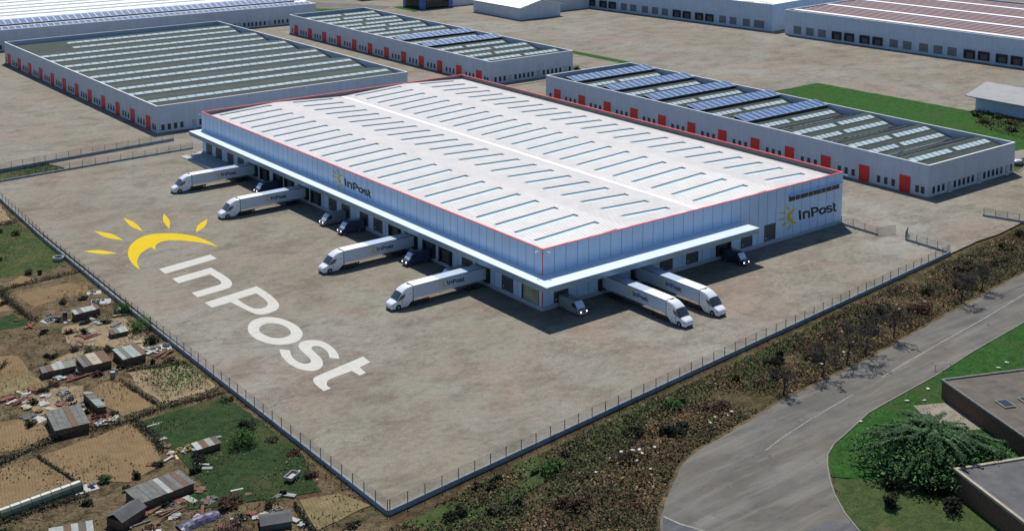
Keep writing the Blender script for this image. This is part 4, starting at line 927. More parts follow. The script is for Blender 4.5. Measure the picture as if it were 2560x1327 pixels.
def make_truck():
    t=thing('semi_trailer_truck','white articulated lorry','lorry',(0,0,0),0,'white lorries backed into the loading docks')
    ds=[0,.03,.1,.2,.35,.55,.8,1.0,1.15]+frange(1.25,2.35,8)+frange(2.5,4.75,14)
    b=MB(); cab.surf(b,ds); b.build('cab',M['truck_white'],t,smooth=True,fix=True)
    b=MB(); cab.surf(b,frange(1.2,2.30,10),3,13,.012,0,False); b.build('windscreen',M['windscreen'],t,smooth=True,fix=True)
    for s in (-1,1):
        y=s*1.288
        pts=[(1.22,1.70),(1.62,2.22),(2.1,2.72),(3.15,2.82),(3.0,2.42),(2.75,2.12),(2.45,1.98),(1.9,1.80)]
        b=MB(); n=len(pts); b.v=[(NOSE-d,y-s*.03,z) for d,z in pts]+[(NOSE-d,y,z) for d,z in pts]
        b.f=[tuple(range(n)),tuple(range(n,2*n))]+[(i,(i+1)%n,n+(i+1)%n,n+i) for i in range(n)]; b.m=[0]*len(b.f)
        b.build('side_window',M['windscreen'],t,fix=True)
        b=MB(); b.box(NOSE-2.33,NOSE-2.28,y-.02,y+.012,.5,1.86); b.box(NOSE-3.3,NOSE-2.33,y-.02,y+.010,1.40,1.42); b.box(NOSE-3.32,NOSE-3.30,y-.02,y+.010,.5,1.42)
        b.build('door_seam',M['joint'],t)
        b=MB(); b.box(NOSE-4.25,NOSE-3.95,y-.02,y+.05,2.62,2.70); b.build('marker_camera',M['frame_dark'],t)
        b=MB(); b.bar((NOSE-.10,s*.985,1.0),(NOSE-.52,s*1.15,1.12),.05,.10); b.build('headlight',M['windscreen'],t)
        # dark wheel arch and wheel
        b=MB(); b.tube((NOSE-1.5,s*.9,.55),(NOSE-1.5,s*1.262,.55),.60,.60,18); b.build('wheel_arch',M['chassis'],t)
        wheel(t,NOSE-1.5,s*1.275,.50,.35)
    b=MB(); b.box(NOSE-.55,NOSE+.02,-.86,.86,.26,.50); b.box(NOSE-1.0,NOSE-.56,-1.08,1.08,.26,.42); b.build('bumper',M['chassis'],t)
    # dark gap and the roof fairing opening
    b=MB(); b.box(TL+.001,TL+.149,-1.15,1.15,.95,4.0)
    b.prism([(TL+.05,-1.0),(TL+.62,0.0),(TL+.05,1.0)],4.06,4.185); b.build('fairing_gap',M['chassis'],t)
    # tractor frame with drive wheels
    b=MB(); b.box(TL-3.6,TL+1.2,-.5,.5,.55,1.05); b.box(TL-3.2,TL+.0,-1.12,1.12,.95,1.06)
    b.box(TL-3.0,TL+.4,-1.27,-1.22,.30,1.06); b.box(TL-3.0,TL+.4,1.22,1.27,.30,1.06); b.build('chassis',M['chassis'],t)
    for x in (TL-.75,TL-2.1):
        for y in (-1.22,1.22): wheel(t,x,y*.97,.5,.5,'frame_dark')
    # trailer
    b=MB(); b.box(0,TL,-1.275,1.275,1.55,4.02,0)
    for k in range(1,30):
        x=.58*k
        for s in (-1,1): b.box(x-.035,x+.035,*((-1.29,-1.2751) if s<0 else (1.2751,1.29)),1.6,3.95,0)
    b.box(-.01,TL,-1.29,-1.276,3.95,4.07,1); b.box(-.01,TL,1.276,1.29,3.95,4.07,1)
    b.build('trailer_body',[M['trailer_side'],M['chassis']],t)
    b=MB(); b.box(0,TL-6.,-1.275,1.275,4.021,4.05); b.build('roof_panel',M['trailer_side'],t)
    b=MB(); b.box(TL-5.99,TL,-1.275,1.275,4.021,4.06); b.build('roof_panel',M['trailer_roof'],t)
    b=MB(); b.box(.02,TL-.02,-1.28,-1.18,1.13,1.549); b.box(.02,TL-.02,1.18,1.28,1.13,1.549); b.build('side_rail',M['mirror_skirt'],t)
    b=MB(); b.box(.1,TL-.1,-1.17,1.17,1.2,1.54); b.box(.6,8.,-.5,.5,.75,1.2); b.build('trailer_frame',M['chassis'],t)
    for s in (-1,1):
        b=MB(); b.box(13.75,14.0,s*.95-.08,s*.95+.08,.22,1.2); b.box(13.7,14.05,s*.95-.15,s*.95+.15,.16,.24); b.bar((13.4,s*.9,1.1),(13.85,s*.95,.6),.07); b.build('landing_leg',M['chassis'],t)
    for x in (2.45,4.15):
        for y in (-1.22,1.22): wheel(t,x,y,.5,.5,'frame_dark')
    b=MB(); b.box(-.06,-.001,-1.25,1.25,1.2,4.0); b.build('rear_door',M['trailer_side'],t)
    # the emblem on both sides
    for fn in ((lambda u,v,h:(9.1-u*.057,1.294+h,2.98+v*.066)),(lambda u,v,h:(9.1+u*.057,-1.294-h,2.98+v*.066))): emblem(t,fn,.006)
    return t
tr=make_truck()
spots=[(-.3,117.05,math.pi,'white lorry at the dock nearest the railed loading platform'),
 (-.3,90.4,math.pi,'white lorry at the long side with a navy van half hidden behind it'),
 (-.3,43.6,math.pi,'white lorry between a pair of parked vans and a lone navy van'),
 (-.3,18.2,math.pi,'white lorry nearest the lobby corner on the long dock side'),
 (16.05,-.3,-math.pi/2,'white lorry on the short side nearest the grey van at the corner'),
 (24.8,-.3,-math.pi/2,'white lorry on the short side with open dock wall on its far side')]
for i,(x,y,rz,lb) in enumerate(spots):
    o=tr if i==0 else copy_tree(tr)
    o.location=(x,y,0); o.rotation_euler=(0,0,rz); o['label']=lb
van=Loft(6.2,[(0,.92),(.06,1.08),(.25,1.2),(.65,1.32),(.95,1.72),(1.35,2.25),(1.7,2.52),(2.2,2.64),(3,2.68),(6.2,2.66)],
   [(0,.80),(.1,.92),(.35,.98),(.8,1.01),(1.4,1.02),(6.2,1.02)],[(0,.34),(6.2,.34)],[(0,.14),(.6,.14),(1.2,.18),(2,.26),(6.2,.24)],.03)
def make_van(paint):
    t=thing('delivery_van','van','van',(0,0,0),0,'vans parked at the loading doors')
    ds=[0,.03,.08,.16,.28,.45,.65]+frange(.75,1.7,8)+frange(1.9,6.2,10)
    b=MB(); van.surf(b,ds); b.build('body',M[paint],t,smooth=True,fix=True)
    b=MB(); van.surf(b,frange(.68,1.62,8),5,11,.012,0,False); b.build('windscreen',M['van_screen'],t,smooth=True,fix=True)
    for s in (-1,1):
        y=s*1.05; pts=[(.85,1.42),(1.25,1.95),(1.55,2.18),(2.2,2.22),(2.25,1.5)]
        b=MB(); n=len(pts); b.v=[(6.2-d,y-s*.03,z) for d,z in pts]+[(6.2-d,y,z) for d,z in pts]
        b.f=[tuple(range(n)),tuple(range(n,2*n))]+[(i,(i+1)%n,n+(i+1)%n,n+i) for i in range(n)]; b.m=[0]*len(b.f); b.build('side_window',M['windscreen'],t,fix=True)
        b=MB(); b.tube((6.16,s*.70,.88),(6.235,s*.70,.88),.16,.15,12); b.build('headlight',M['lamp'],t)
        b=MB(); b.bar((5.35,s*1.03,1.45),(5.40,s*1.25,1.48),.06); b.box(5.32,5.45,s*1.25-.10,s*1.25+.10,1.35,1.65); b.build('wing_mirror',M['frame_dark'],t)
        for x in (5.2,1.5): wheel(t,x,s*1.035,.36,.25)
        b=MB(); b.box(-.05,-.002,s*.9-.08,s*.9+.08,1.1,1.9); b.build('tail_light',M['tail'],t)
    b=MB(); b.box(6.17,6.225,-.52,.52,.76,1.0); b.build('grille',M['frame_dark'],t)
    b=MB(); b.box(6.20,6.235,-.26,.26,.47,.58); b.build('licence_plate',M['white_part'],t)
    b=MB(); b.box(5.9,6.19,-.82,.82,.26,.40); b.build('bumper',M['chassis'],t)
    return t
protos={}
for x,y,rz,paint,lb in [(-.35,103.6,math.pi,'van_navy','navy van almost hidden behind a white lorry at the docks'),
  (-.35,71.2,math.pi,'van_grey','grey van parked in the sunlit pair on the long side'),
  (-.35,63.2,math.pi,'van_navy','navy van parked next to the grey van on the long side'),
  (-.35,37.0,math.pi,'van_navy','navy van standing alone between two white lorries on the long side'),
  (-.35,23.8,math.pi,'van_grey','grey van of which only the roof shows behind the nearest lorry'),
  (4.62,-.35,-math.pi/2,'van_grey','grey van under the canopy at the near corner of the warehouse'),
  (49.5,-.35,-math.pi/2,'van_black','blackish navy van alone on the short side near the canopy end')]:
    if paint in protos: o=copy_tree(protos[paint])
    else: o=protos[paint]=make_van(paint)
    o.location=(x,y,0); o.rotation_euler=(0,0,rz); o['label']=lb
# ------------------------------------------------------------------ fences
def fence(label,pts,h=1.95,wall=.45,wt=.35,sp=3.0,group='wire fences on low concrete walls',wall0=None,z=0.,mesh=True):
    t=thing('wire_fence',label,'fence',(pts[0][0],pts[0][1],z),0,group)
    O=Vector((pts[0][0],pts[0][1],0))
    b=MB(); wb=MB(); post=[]
    for (a,c) in zip(pts,pts[1:]):
        A=Vector((*a,0))-O; B=Vector((*c,0))-O; d=(B-A); ln=d.length; d.normalize(); n=Vector((-d.y,d.x,0))*wt/2
        A2=A-d*wt/2; B2=B+d*wt/2
        if wall: b.hexa([tuple(q+Vector((0,0,zz))) for zz in (-.4,wall) for q in (A2-n,B2-n,B2+n,A2+n)])
        k=max(1,round(ln/sp))
        for i in range(k+1): post.append(A+d*ln*i/k)
        m=int(ln/.22); e=Vector((-d.y,d.x,0))*.011
        for i in range(m):
            p=A+d*ln*(i+.5)/m
            wb.quad(tuple(p-d*.009+Vector((0,0,wall))),tuple(p+d*.009+Vector((0,0,wall))),tuple(p+d*.009+Vector((0,0,h-.04))),tuple(p-d*.009+Vector((0,0,h-.04))))
        for i in range(8):
            zz=wall+.06+(h-wall-.12)*i/7; wd=.03 if i in (0,7) else .018
            wb.bar(tuple(A+Vector((0,0,zz))),tuple(B+Vector((0,0,zz))),.012,wd)
    if wall: b.build('base_wall',M['conc_wall'],t)
    wb.build('wire_mesh',M['wire'],t)
    pb=MB(); pb.box(-.045,.045,-.045,.045,wall-.1,h); p0=pb.build('post',M['post'],t); first=True
    seen=[]
    for q in post:
        if any((q-s).length<.2 for s in seen): continue
        seen.append(q)
        if first: p0.location=q; first=False
        else: inst(p0,'post',t,q)
    return t
fence('long wire fence on a low wall between the painted yard and the garden plots',[(-58.05,138.3),(-60.,100.),(-61.1,50.),(-62.05,-42.7)],sp=2.95)
fence('long wire fence on a low wall between the yard and the brown scrub verge',[(-61.75,-42.8),(90.1,-27.6)],sp=3.05)
fence('short wire fence closing the yard at the far end of the scrub verge',[(90.1,-27.2),(90.5,-16.6)],sp=2.7)
fence('short wire fence running out from the right corner of the white warehouse',[(88.6,-.6),(88.4,-10.4)],sp=3.2)
fence('short wire fence piece by itself near the right edge of the yard',[(120.2,-17.),(123.4,-27.)],sp=2.6)
fence('wire fence on a tall wall along the far side of the weedy ditch',[(-110,154.),(-50.4,163.5),(-35.,165.),(0.,168.)],sp=3.4,wall=.8,h=2.4)
fence('wire fence on a low wall between the ditch and the lorry yard',[(-90,148.2),(-53.4,153.6),(-35,154.6),(.4,155.8)],sp=3.4)
def gate(label,a,c):
    t=thing('mesh_gate',label,'gate',(a[0],a[1],0),0,'open gate leaves at the yard entrance')
    d=Vector((c[0]-a[0],c[1]-a[1],0)); L_=d.length; d.normalize()
    b=MB(); P=lambda s,z: tuple(d*s+Vector((0,0,z)))
    for s in (0,L_): b.bar(P(s,.1),P(s,1.95),.06)
    for z in (.1,1.92): b.bar(P(0,z),P(L_,z),.05)
    b.build('frame',M['steel'],t)
    b=MB()
    for i in range(1,int(L_/.16)): b.bar(P(i*.16,.12),P(i*.16,1.9),.02)
    for i in range(1,8): b.bar(P(0,.1+.22*i),P(L_,.1+.22*i),.02)
    b.build('wire_mesh',M['wire'],t)
gate('mesh gate leaf swung out from the fence by the warehouse corner',(88.45,-10.7),(92.6,-12.2))
gate('mesh gate leaf swung out beside the scrub end of the fence',(90.5,-16.3),(94.6,-14.1))

# ------------------------------------------------------------------ plants
rnd=random.Random(11)
def leaf(b,c,s,flat=.6,m=0):
    """one bent leaf cluster: two faces sharing an edge"""
    a=rnd.uniform(0,6.283); e=rnd.uniform(-.5,1.2)
    d=Vector((math.cos(a)*math.cos(e),math.sin(a)*math.cos(e),math.sin(e)))*s
    p=Vector((-math.sin(a),math.cos(a),rnd.uniform(-.6,.6))).normalized()*s*flat
    c=Vector(c); n=len(b.v)
    b.v+=[tuple(c-p*.2-d*.4),tuple(c+p*.7+d*.05+Vector((0,0,s*.15))),tuple(c+d*.7),tuple(c-p*.8+d*.1-Vector((0,0,s*.1)))]
    b.f.append((n,n+1,n+2,n+3)); b.m.append(m)
def blob(b,c,rx,ry,rz,n,s,m=0):
    """leaves spread unevenly through a lumpy volume"""
    lumps=[(Vector((rnd.uniform(-.6,.6)*rx,rnd.uniform(-.6,.6)*ry,rnd.uniform(.25,.8)*rz)),rnd.uniform(.3,.62)) for _ in range(7)]
    for i in range(n):
        q,r=lumps[rnd.randrange(7)]
        while True:
            v=Vector((rnd.uniform(-1,1),rnd.uniform(-1,1),rnd.uniform(-1,1)))
            if .15<v.length<1: break
        v=v.normalized()*(.55+.45*rnd.random())
        p=q+Vector((v.x*rx*r,v.y*ry*r,v.z*rz*r))
        if p.z<0: p.z=rnd.random()*.1
        leaf(b,Vector(c)+p,s*rnd.uniform(.6,1.35),.6,m)
def stems(b,r,h,n=4):
    for i in range(n):
        a=rnd.uniform(0,6.28); b.tube((0,0,-.3),(math.cos(a)*r*.4,math.sin(a)*r*.4,h*.6),.05,.02,4)
def shrub(name,label,cat,x,y,r,h,leafm,n=None,group=None,z=-.2,s=.22,ry=None):
    t=thing(name,label,cat,(x,y,z),0,group)
    b=MB(); blob(b,(0,0,0),r,ry or r,h,n or int(260*r*max(1,h)),s); b.build('foliage',M[leafm],t)
    b=MB(); stems(b,r,h); b.build('stems',M['bark'],t)
    return t
def hedge(label,pts,wd,h,n,leafm='leaf_dark',z=-.25,s=.24):
    t=thing('hedge',label,'hedge',(pts[0][0],pts[0][1],z),0,'dark hedges between the garden plots')
    b=MB(); st=MB(); O=Vector((*pts[0],0)); seg=[(Vector((*a,0))-O,Vector((*c,0))-O) for a,c in zip(pts,pts[1:])]
    tot=sum((c-a).length for a,c in seg)
    for a,c in seg:
        ln=(c-a).length
        for i in range(int(n*1.7*ln)):
            f=rnd.random(); hh=h*(.65+.35*math.sin(f*ln*1.7+a.x)*math.sin(f*ln*.63+2))
            p=a.lerp(c,f); q=p+Vector((rnd.gauss(0,wd*.36),rnd.gauss(0,wd*.36),hh*rnd.random()**.7))
            leaf(b,q,s*rnd.uniform(.6,1.3))
        st.bar(tuple(a+Vector((0,0,.1))),tuple(c+Vector((0,0,.1))),.06)
        for i in range(int(ln/1.2)+1):
            p=a.lerp(c,min(1,i*1.2/ln)); st.tube(tuple(p),tuple(p+Vector((rnd.uniform(-.2,.2),rnd.uniform(-.2,.2),h*.7))),.04,.015,4)
    b.build('foliage',M[leafm],t); st.build('stems',M['bark'],t)
    return t
hedge('dark hedge between the green garden and the tan plot far left',[(-84,73.2),(-77.2,74.2),(-70,74.7),(-61,75.2)],.9,1.0,26)
hedge('dark hedge at the left picture edge below the pale garden strip',[(-70,117.2),(-64.3,117.2),(-60.5,117.)],.7,.8,22)
hedge('dark hedge down the side of the tan plot far left',[(-77.5,72.5),(-77.5,63),(-77.5,56),(-76.6,53.5)],1.3,1.1,34)
hedge('long black hedge running from the left edge to the yard fence',[(-105,1.),(-98.5,2.9),(-88.4,5.6),(-79.1,4.5),(-72.7,5.6),(-63,4.7)],1.1,1.2,34)
hedge('black hedge between the large tan plot and the green lawn',[(-78.2,3.4),(-77.7,-2.5),(-78.7,-8.3)],1.2,1.2,34)
hedge('thin dark hedge along the far side of the pale weedy plot',[(-71.9,22.6),(-62.5,19.4)],.6,.8,24)
hedge('thin dark hedge between the tan plot and the pale weedy plot',[(-74.2,17.8),(-73.,7)],.6,.8,24)
hedge('dark hedge under the grey green shed row at the left edge',[(-100,36),(-89.5,35),(-87,38)],.8,.9,24)
hedge('thin hedge between the lower pair of tan plots',[(-93.6,1.5),(-91.6,-9.3)],.45,.5,18)
hedge('black hedge behind the polytunnel at the lower left',[(-103.6,-13.6),(-97,-13.2),(-91.5,-13.6)],.9,.9,30)
hedge('dark hedge along the bottom edge beside the small dug plot',[(-70.6,-33),(-71.8,-39),(-73,-44)],.6,.8,26)
for lb,x,y,r,h,m_,n in [
 ('bright green bush against the yard fence just below the white rubbish',-62.6,48.5,1.9,1.6,'leaf_green',900),
 ('large bright green bush against the yard fence above the dark shed row',-63.2,37.2,2.5,1.9,'leaf_green',1400),
 ('dark bush between the big green bush and the fence rubbish',-64.2,31.5,2.2,1.4,'leaf_dark',900),
 ('dense green bush beside the small green shed',-68.8,-12.6,2.6,1.8,'leaf_green',1500),
 ('dark green bush between the lawn and the yard fence',-65.2,-8.5,1.6,1.2,'leaf_dark',700),
 ('round green bush at the end of the grey board roof',-88.6,-11.6,1.2,1.0,'leaf_green',420),
 ('dark bush at the left picture edge above the tan plot',-86.5,56.5,2.2,1.4,'leaf_dark',800),
 ('olive bush on the pale garden strip far left',-63.4,108,1.4,1.0,'leaf_olive',420),
 ('dark shrub at the lawn corner under the well',-69.6,80.4,1.0,.9,'leaf_dark',300),
 ('olive shrub behind the white rubbish by the fence',-66.,52.8,1.4,1.1,'leaf_olive',420),
 ('brown bramble heap near the lower edge beside the purple tarpaulin',-77.5,-27.5,2.2,1.4,'leaf_brown',1000),
 ('brown bramble heap at the bottom edge left of the fence corner',-80.,-34.5,3.0,1.1,'leaf_brown',1300),
 ('olive shrub behind the grey barn junk at the bottom',-73.4,-31.2,1.2,1.,'leaf_olive',380),
 ('dark bush at the lower left picture corner',-104.,-18.,2.4,1.6,'leaf_dark',1000),
 ('dark shrub beside the yellow crate heap',-75.6,-13.8,1.3,1.,'leaf_dark',420)]:
    shrub('bush',lb,'bush',x,y,r,h,m_,n,'bushes in the garden plots',-.25)
gl=[(-66,112,'leaf_olive'),(-75,88,'leaf_olive'),(-72,92,'leaf_dark'),(-79,66,'leaf_dark'),(-70,60,'leaf_brown'),(-66,59.4,'leaf_dark'),(-73,51,'leaf_brown'),(-70,47,'leaf_dark'),(-66.5,45,'leaf_olive'),(-74,44.5,'leaf_brown'),(-77.5,47,'leaf_dark'),(-72,42.5,'leaf_dark'),(-76,36,'leaf_brown'),(-71.3,32.6,'leaf_dark'),(-74,33.4,'leaf_olive'),(-80,36,'leaf_dark'),(-82.5,31.8,'leaf_dark'),(-79,25.6,'leaf_dark'),(-76.5,23.4,'leaf_brown'),(-72.5,24.,'leaf_dark'),(-67,22.8,'leaf_dark'),(-64.6,22.,'leaf_brown'),(-83.5,24,'leaf_brown'),(-86,22.8,'leaf_dark'),(-88.5,19.4,'leaf_dark'),(-91.2,12.4,'leaf_dark'),(-83.4,14.6,'leaf_brown'),(-82.8,11,'leaf_dark'),(-79.6,8.4,'leaf_brown'),(-63.6,1.6,'leaf_olive'),(-64.4,-14.6,'leaf_olive'),(-63.8,-20.5,'leaf_brown'),(-64.8,-27.5,'leaf_brown'),(-77.4,-16.4,'leaf_dark'),(-80.8,-11.4,'leaf_olive'),(-84.5,-13,'leaf_dark'),(-87,-15.2,'leaf_brown'),(-92.6,-15.8,'leaf_dark'),(-84.2,-22.8,'leaf_dark'),(-88.4,-27,'leaf_brown'),(-93,-27,'leaf_dark'),(-78,-31.8,'leaf_olive'),(-70.4,-29.6,'leaf_dark'),(-67,-42.4,'leaf_olive'),(-75,-40.5,'leaf_brown')]
gn={'leaf_dark':'dark','leaf_olive':'olive green','leaf_brown':'red brown'}
for x,y,m_ in gl:
    r=rnd.uniform(.7,1.5)
    shrub('bush','low %s clump growing wild between the garden plots'%gn[m_],'bush',x,y,r,rnd.uniform(.4,.9),m_,int(280*r),'%s clumps between the garden plots'%gn[m_],-.26,.24,r*rnd.uniform(.6,1.3))
# vegetable rows and weeds on the pale plot: nobody could count them
b=MB()
for i in range(1900):
    x=rnd.uniform(-71.6,-62.8); y=rnd.uniform(8,20.5)
    if rnd.random()<.25+.75*max(0,min(1,(x+71)/6.)*min(1,(y-8)/6.)): leaf(b,(x,y,-.15+rnd.random()*.3),rnd.uniform(.15,.4))
tag(b.build('weeds',M['leaf_green']),'green weeds covering the pale garden plot by the fence','weeds',kind='stuff')
b=MB()
def inpoly(p,pts):
    c=False;n=len(pts)
    for i in range(n):
        a,d=pts[i],pts[i-1]
        if (a[1]>p[1])!=(d[1]>p[1]) and p[0]<(d[0]-a[0])*(p[1]-a[1])/(d[1]-a[1])+a[0]: c=not c
    return c
def vn(x,y):       # cheap clumping value
    return math.sin(x*.31+2.1*math.sin(y*.17))*.5+math.sin(y*.43+1.7*math.sin(x*.23))*.5+.5*math.sin(x*.11-y*.09)
def scatter(b,pts,n,s0,s1,h,z,thr=-9,mfun=None):
    xs=[p[0] for p in pts]; ys=[p[1] for p in pts]; k=0; tries=0
    while k<n and tries<n*12:
        tries+=1
        x=rnd.uniform(min(xs),max(xs)); y=rnd.uniform(min(ys),max(ys))
        if not inpoly((x,y),pts): continue
        v=vn(x,y)
        if v+rnd.uniform(-.5,.5)<thr: continue
        leaf(b,(x,y,z+rnd.random()*h*(.4+.6*max(0,v+.5))),rnd.uniform(s0,s1),.5,mfun(x,y,v) if mfun else 0); k+=1
scatter(b,[(-77.4,3),(-63,3.6),(-62.6,-20),(-66,-32),(-79,-27),(-85,-24),(-78,-20),(-77,-3)],7000,.08,.22,.12,-.2)
scatter(b,[(-66,116),(-60.5,116),(-59.4,100),(-60.8,83),(-66,79.5),(-77,82),(-82,100)],3500,.10,.25,.1,-.2)
tag(b.build('grass_tufts',M['grass_blade']),'short grass tufts on the garden lawns','grass',kind='stuff')
b=MB()
scatter(b,[(115,-53.4),(67,-58.4),(47.7,-60.2),(34.2,-62),(20,-63.1),(13.4,-63.7),(6.1,-65.6),(1,-66.8),(-2.6,-68.4),(-5.,-70.4),(-7,-72.4),(-3,-77),(6,-80.5),(14,-95),(60,-110),(115,-110)],13000,.10,.28,.14,-.14)
tag(b.build('grass_tufts',M['grass_blade']),'short grass tufts on the green lawn beside the road','grass',kind='stuff')
b=MB()
scatter(b,[(-62.4,-43),(-58.4,138),(-64,138),(-90,60),(-108,20),(-110,-20),(-95,-60),(-64,-52)],9000,.12,.42,.35,-.26,.1,lambda x,y,v:rnd.choice((0,0,1,1,2)))
tag(b.build('garden_weeds',[M['leaf_olive'],M['leaf_brown'],M['leaf_dry']]),'rough weeds between the garden plots','weeds',kind='stuff')
VERGE=[(-62.3,-45.2),(90.3,-29.4),(125,-27.2),(160,-24),(160,-30),(120,-38.6),(91.9,-42.8),(69.4,-45.1),(47.7,-47.7),(34,-49.4),(19.3,-50.5),(6.2,-51.4),(-5.1,-53.2),(-15.7,-54.6),(-21.2,-56.2),(-25.9,-59),(-30.3,-61.7),(-33.6,-64.2),(-37,-67.6),(-48,-82),(-76,-82),(-84,-60)]
b=MB()
scatter(b,[(-62,-46),(-40,-42.6),(0,-38.6),(40,-34.6),(90,-30),(90,-34),(40,-39),(0,-43.5),(-35,-49),(-60,-53)],9000,.1,.36,.5,-.22,-.6,lambda x,y,v:rnd.choice((0,1,1,1,2,3)))
scatter(b,VERGE,72000,.13,.48,.8,-.28,-.7,lambda x,y,v:((0 if v<.3 else 1) if rnd.random()<.62 else (2 if math.sin(x*.23+y*.3)>.35 else 3)) if math.sin(x*.13-y*.27+1.3*math.sin(x*.07))<.55 else rnd.choice((1,1,4,0)))
tag(b.build('scrub',[M['leaf_scrub'],M['leaf_olive'],M['leaf_dry'],M['leaf_brown'],M['grass_blade']]),'tangled brown and green scrub on the verge below the yard fence','scrub',kind='stuff')
b=MB()
scatter(b,[(-95,146.5),(-60,150.5),(-37.5,155),(-36.2,161),(-38,164.5),(-60,162),(-105,156)],3500,.15,.45,.5,-.2,-.3,lambda x,y,v:0 if v<.2 else 1)
tag(b.build('ditch_weeds',[M['leaf_scrub'],M['leaf_olive']]),'brown weeds filling the ditch between the far left fences','weeds',kind='stuff')
b=MB()
scatter(b,[(223,49),(219,49),(202,36),(196,16),(222,6)],2200,.25,.7,.45,.0,-.2,lambda x,y,v:0 if v<.3 else 1)
tag(b.build('hall_scrub',[M['leaf_scrub'],M['leaf_olive']]),'brown scrub on the grass beside the blue grey hall','scrub',kind='stuff')
for i,(x,y,r) in enumerate([(214,43,2.6),(208,36.5,3.),(204,26,2.8),(213,31,3.2),(217,38,2.4)]):
    shrub('shrub',['brown green shrub at the far end of the scrub by the blue grey hall','brown green shrub on the grass side of the scrub by the hall','brown green shrub nearest the solar roofed unit below the hall','brown green shrub in the middle of the scrub by the hall','brown green shrub touching the wall foot of the blue grey hall'][i],'shrub',x,y,r*.7,1.0,'leaf_scrub' if i%2 else 'leaf_olive',420,'shrubs beside the blue grey hall',0,.45)
for i,(x,y) in enumerate([(164.5,192),(165.3,184),(164.,178)]):
    shrub('shrub',['leafy green shrub behind the corner of the narrow unit furthest along the strip','leafy green shrub in the middle of the strip between both narrow units','leafy green shrub at the near end of the strip between both narrow units'][i],'shrub',x,y,1.9,1.6,'leaf_green',500,'shrubs between the narrow units',0,.4)
vs_=[(x+dx,y+dy,r*k,m) for (x,y,r,m) in [(-56,-49,1.6,'leaf_dark'),(-49,-52,2.0,'leaf_olive'),(-47,-45.4,1.5,'leaf_dark'),(-41,-56,2.2,'leaf_brown'),(-38,-47,1.7,'leaf_green'),(-31,-46,1.8,'leaf_dark'),(-27,-51.5,1.6,'leaf_brown'),(-20,-45.6,1.8,'leaf_olive'),(-15,-49.5,2.1,'leaf_dark'),(-9,-43.6,1.5,'leaf_green'),(-4,-48,1.9,'leaf_brown'),(4,-43,1.6,'leaf_olive'),(10,-47,1.8,'leaf_brown'),(17,-42,1.8,'leaf_dark'),(24,-45,2.,'leaf_olive'),(33,-41,1.8,'leaf_brown'),(40,-44,2.,'leaf_olive'),(49,-39.4,1.9,'leaf_dark'),(57,-43,2.1,'leaf_brown'),(66,-38,2.0,'leaf_olive'),(75,-41,2.2,'leaf_dark'),(84,-35,2.1,'leaf_brown'),(93,-38,2.3,'leaf_olive'),(104,-33,2.3,'leaf_dark'),(115,-31,2.4,'leaf_olive'),(-60,-56,1.9,'leaf_brown'),(-54,-61,2.2,'leaf_olive')] for dx,dy,k in ((0,0,1.),(1.9,.7,.65),(-1.6,.9,.5))]
vs_=[q for q in vs_ if inpoly((q[0],q[1]),VERGE) and rnd.random()<.85]
kn={'leaf_dark':'dark green','leaf_olive':'olive green','leaf_brown':'red brown bramble','leaf_green':'bright green'}
for x,y,r,m_ in vs_:
    shrub('shrub',kn[m_]+' shrub in the scrub verge between the yard fence and the road','shrub',x,y,r,rnd.uniform(.5,1.6)*min(1,r/1.3),m_,int(330*r),'%s shrubs on the scrub verge'%kn[m_],-.28,.26,r*rnd.uniform(.5,1.1))
st=[(-28.9,-49.8),(-26.1,-49.5),(-24.4,-50.1),(-23.5,-50.6),(-21.2,-51.4),(-26.2,-52.8),(-33,-51.6),(-26.3,-55.6),(79.1,-38),(77.8,-39.6),(58.9,-40.4),(53.8,-40.6),(29.9,-47.3),(29,-46.7),(-28,-50.3),(-24,-51.6),(-7,-50.2),(-5,-50.9),(-3.6,-50.4),(-9,-51.),(22,-47.5),(12,-46.4),(33.8,-45),(40,-42.8),(61,-41.2)]
def stone_mb(r):
    b=MB(); n=7; rg=[]
    for k,(zz,rr) in enumerate(((0,.9),(.35,1.),(.6,.6))):
        rg.append([(math.cos(6.283*i/n)*r*rr*rnd.uniform(.8,1.2),math.sin(6.283*i/n)*r*rr*rnd.uniform(.7,1.1),zz*r) for i in range(n)])
    for A,B in zip(rg,rg[1:]):
        for i in range(n): b.quad(A[i],A[(i+1)%n],B[(i+1)%n],B[i])
    k=len(b.v); b.v+=rg[-1]; b.f.append(tuple(range(k,k+n))); b.m.append(0)
    return b
s0=None
for x,y in st:
    if s0 is None: s0=stone_mb(.27).build('white_stone',M['stone']); o=s0
    else: o=s0.copy(); COL.objects.link(o)
    o.location=(x,y,.12); k=rnd.uniform(.7,1.25); o.scale=(k*1.2,k,k*.8); o.rotation_euler=(0,0,rnd.uniform(0,6)); tag(o,'small white stone lying in the brown scrub of the verge','stone','white stones in the verge scrub')
for x,y in [(47.8,-66.1),(44.7,-66.5),(28.1,-64),(31.9,-66),(29.4,-68.1),(21.6,-64.6),(9.9,-64.5),(24,-66.2)]:
    o=s0.copy(); COL.objects.link(o); o.location=(x,y,-.06); k=rnd.uniform(.9,1.3); o.scale=(k*1.2,k,k*.8); o.rotation_euler=(0,0,rnd.uniform(0,6)); tag(o,'small white stone lying on the green lawn beside the road','stone','white stones on the lawn')
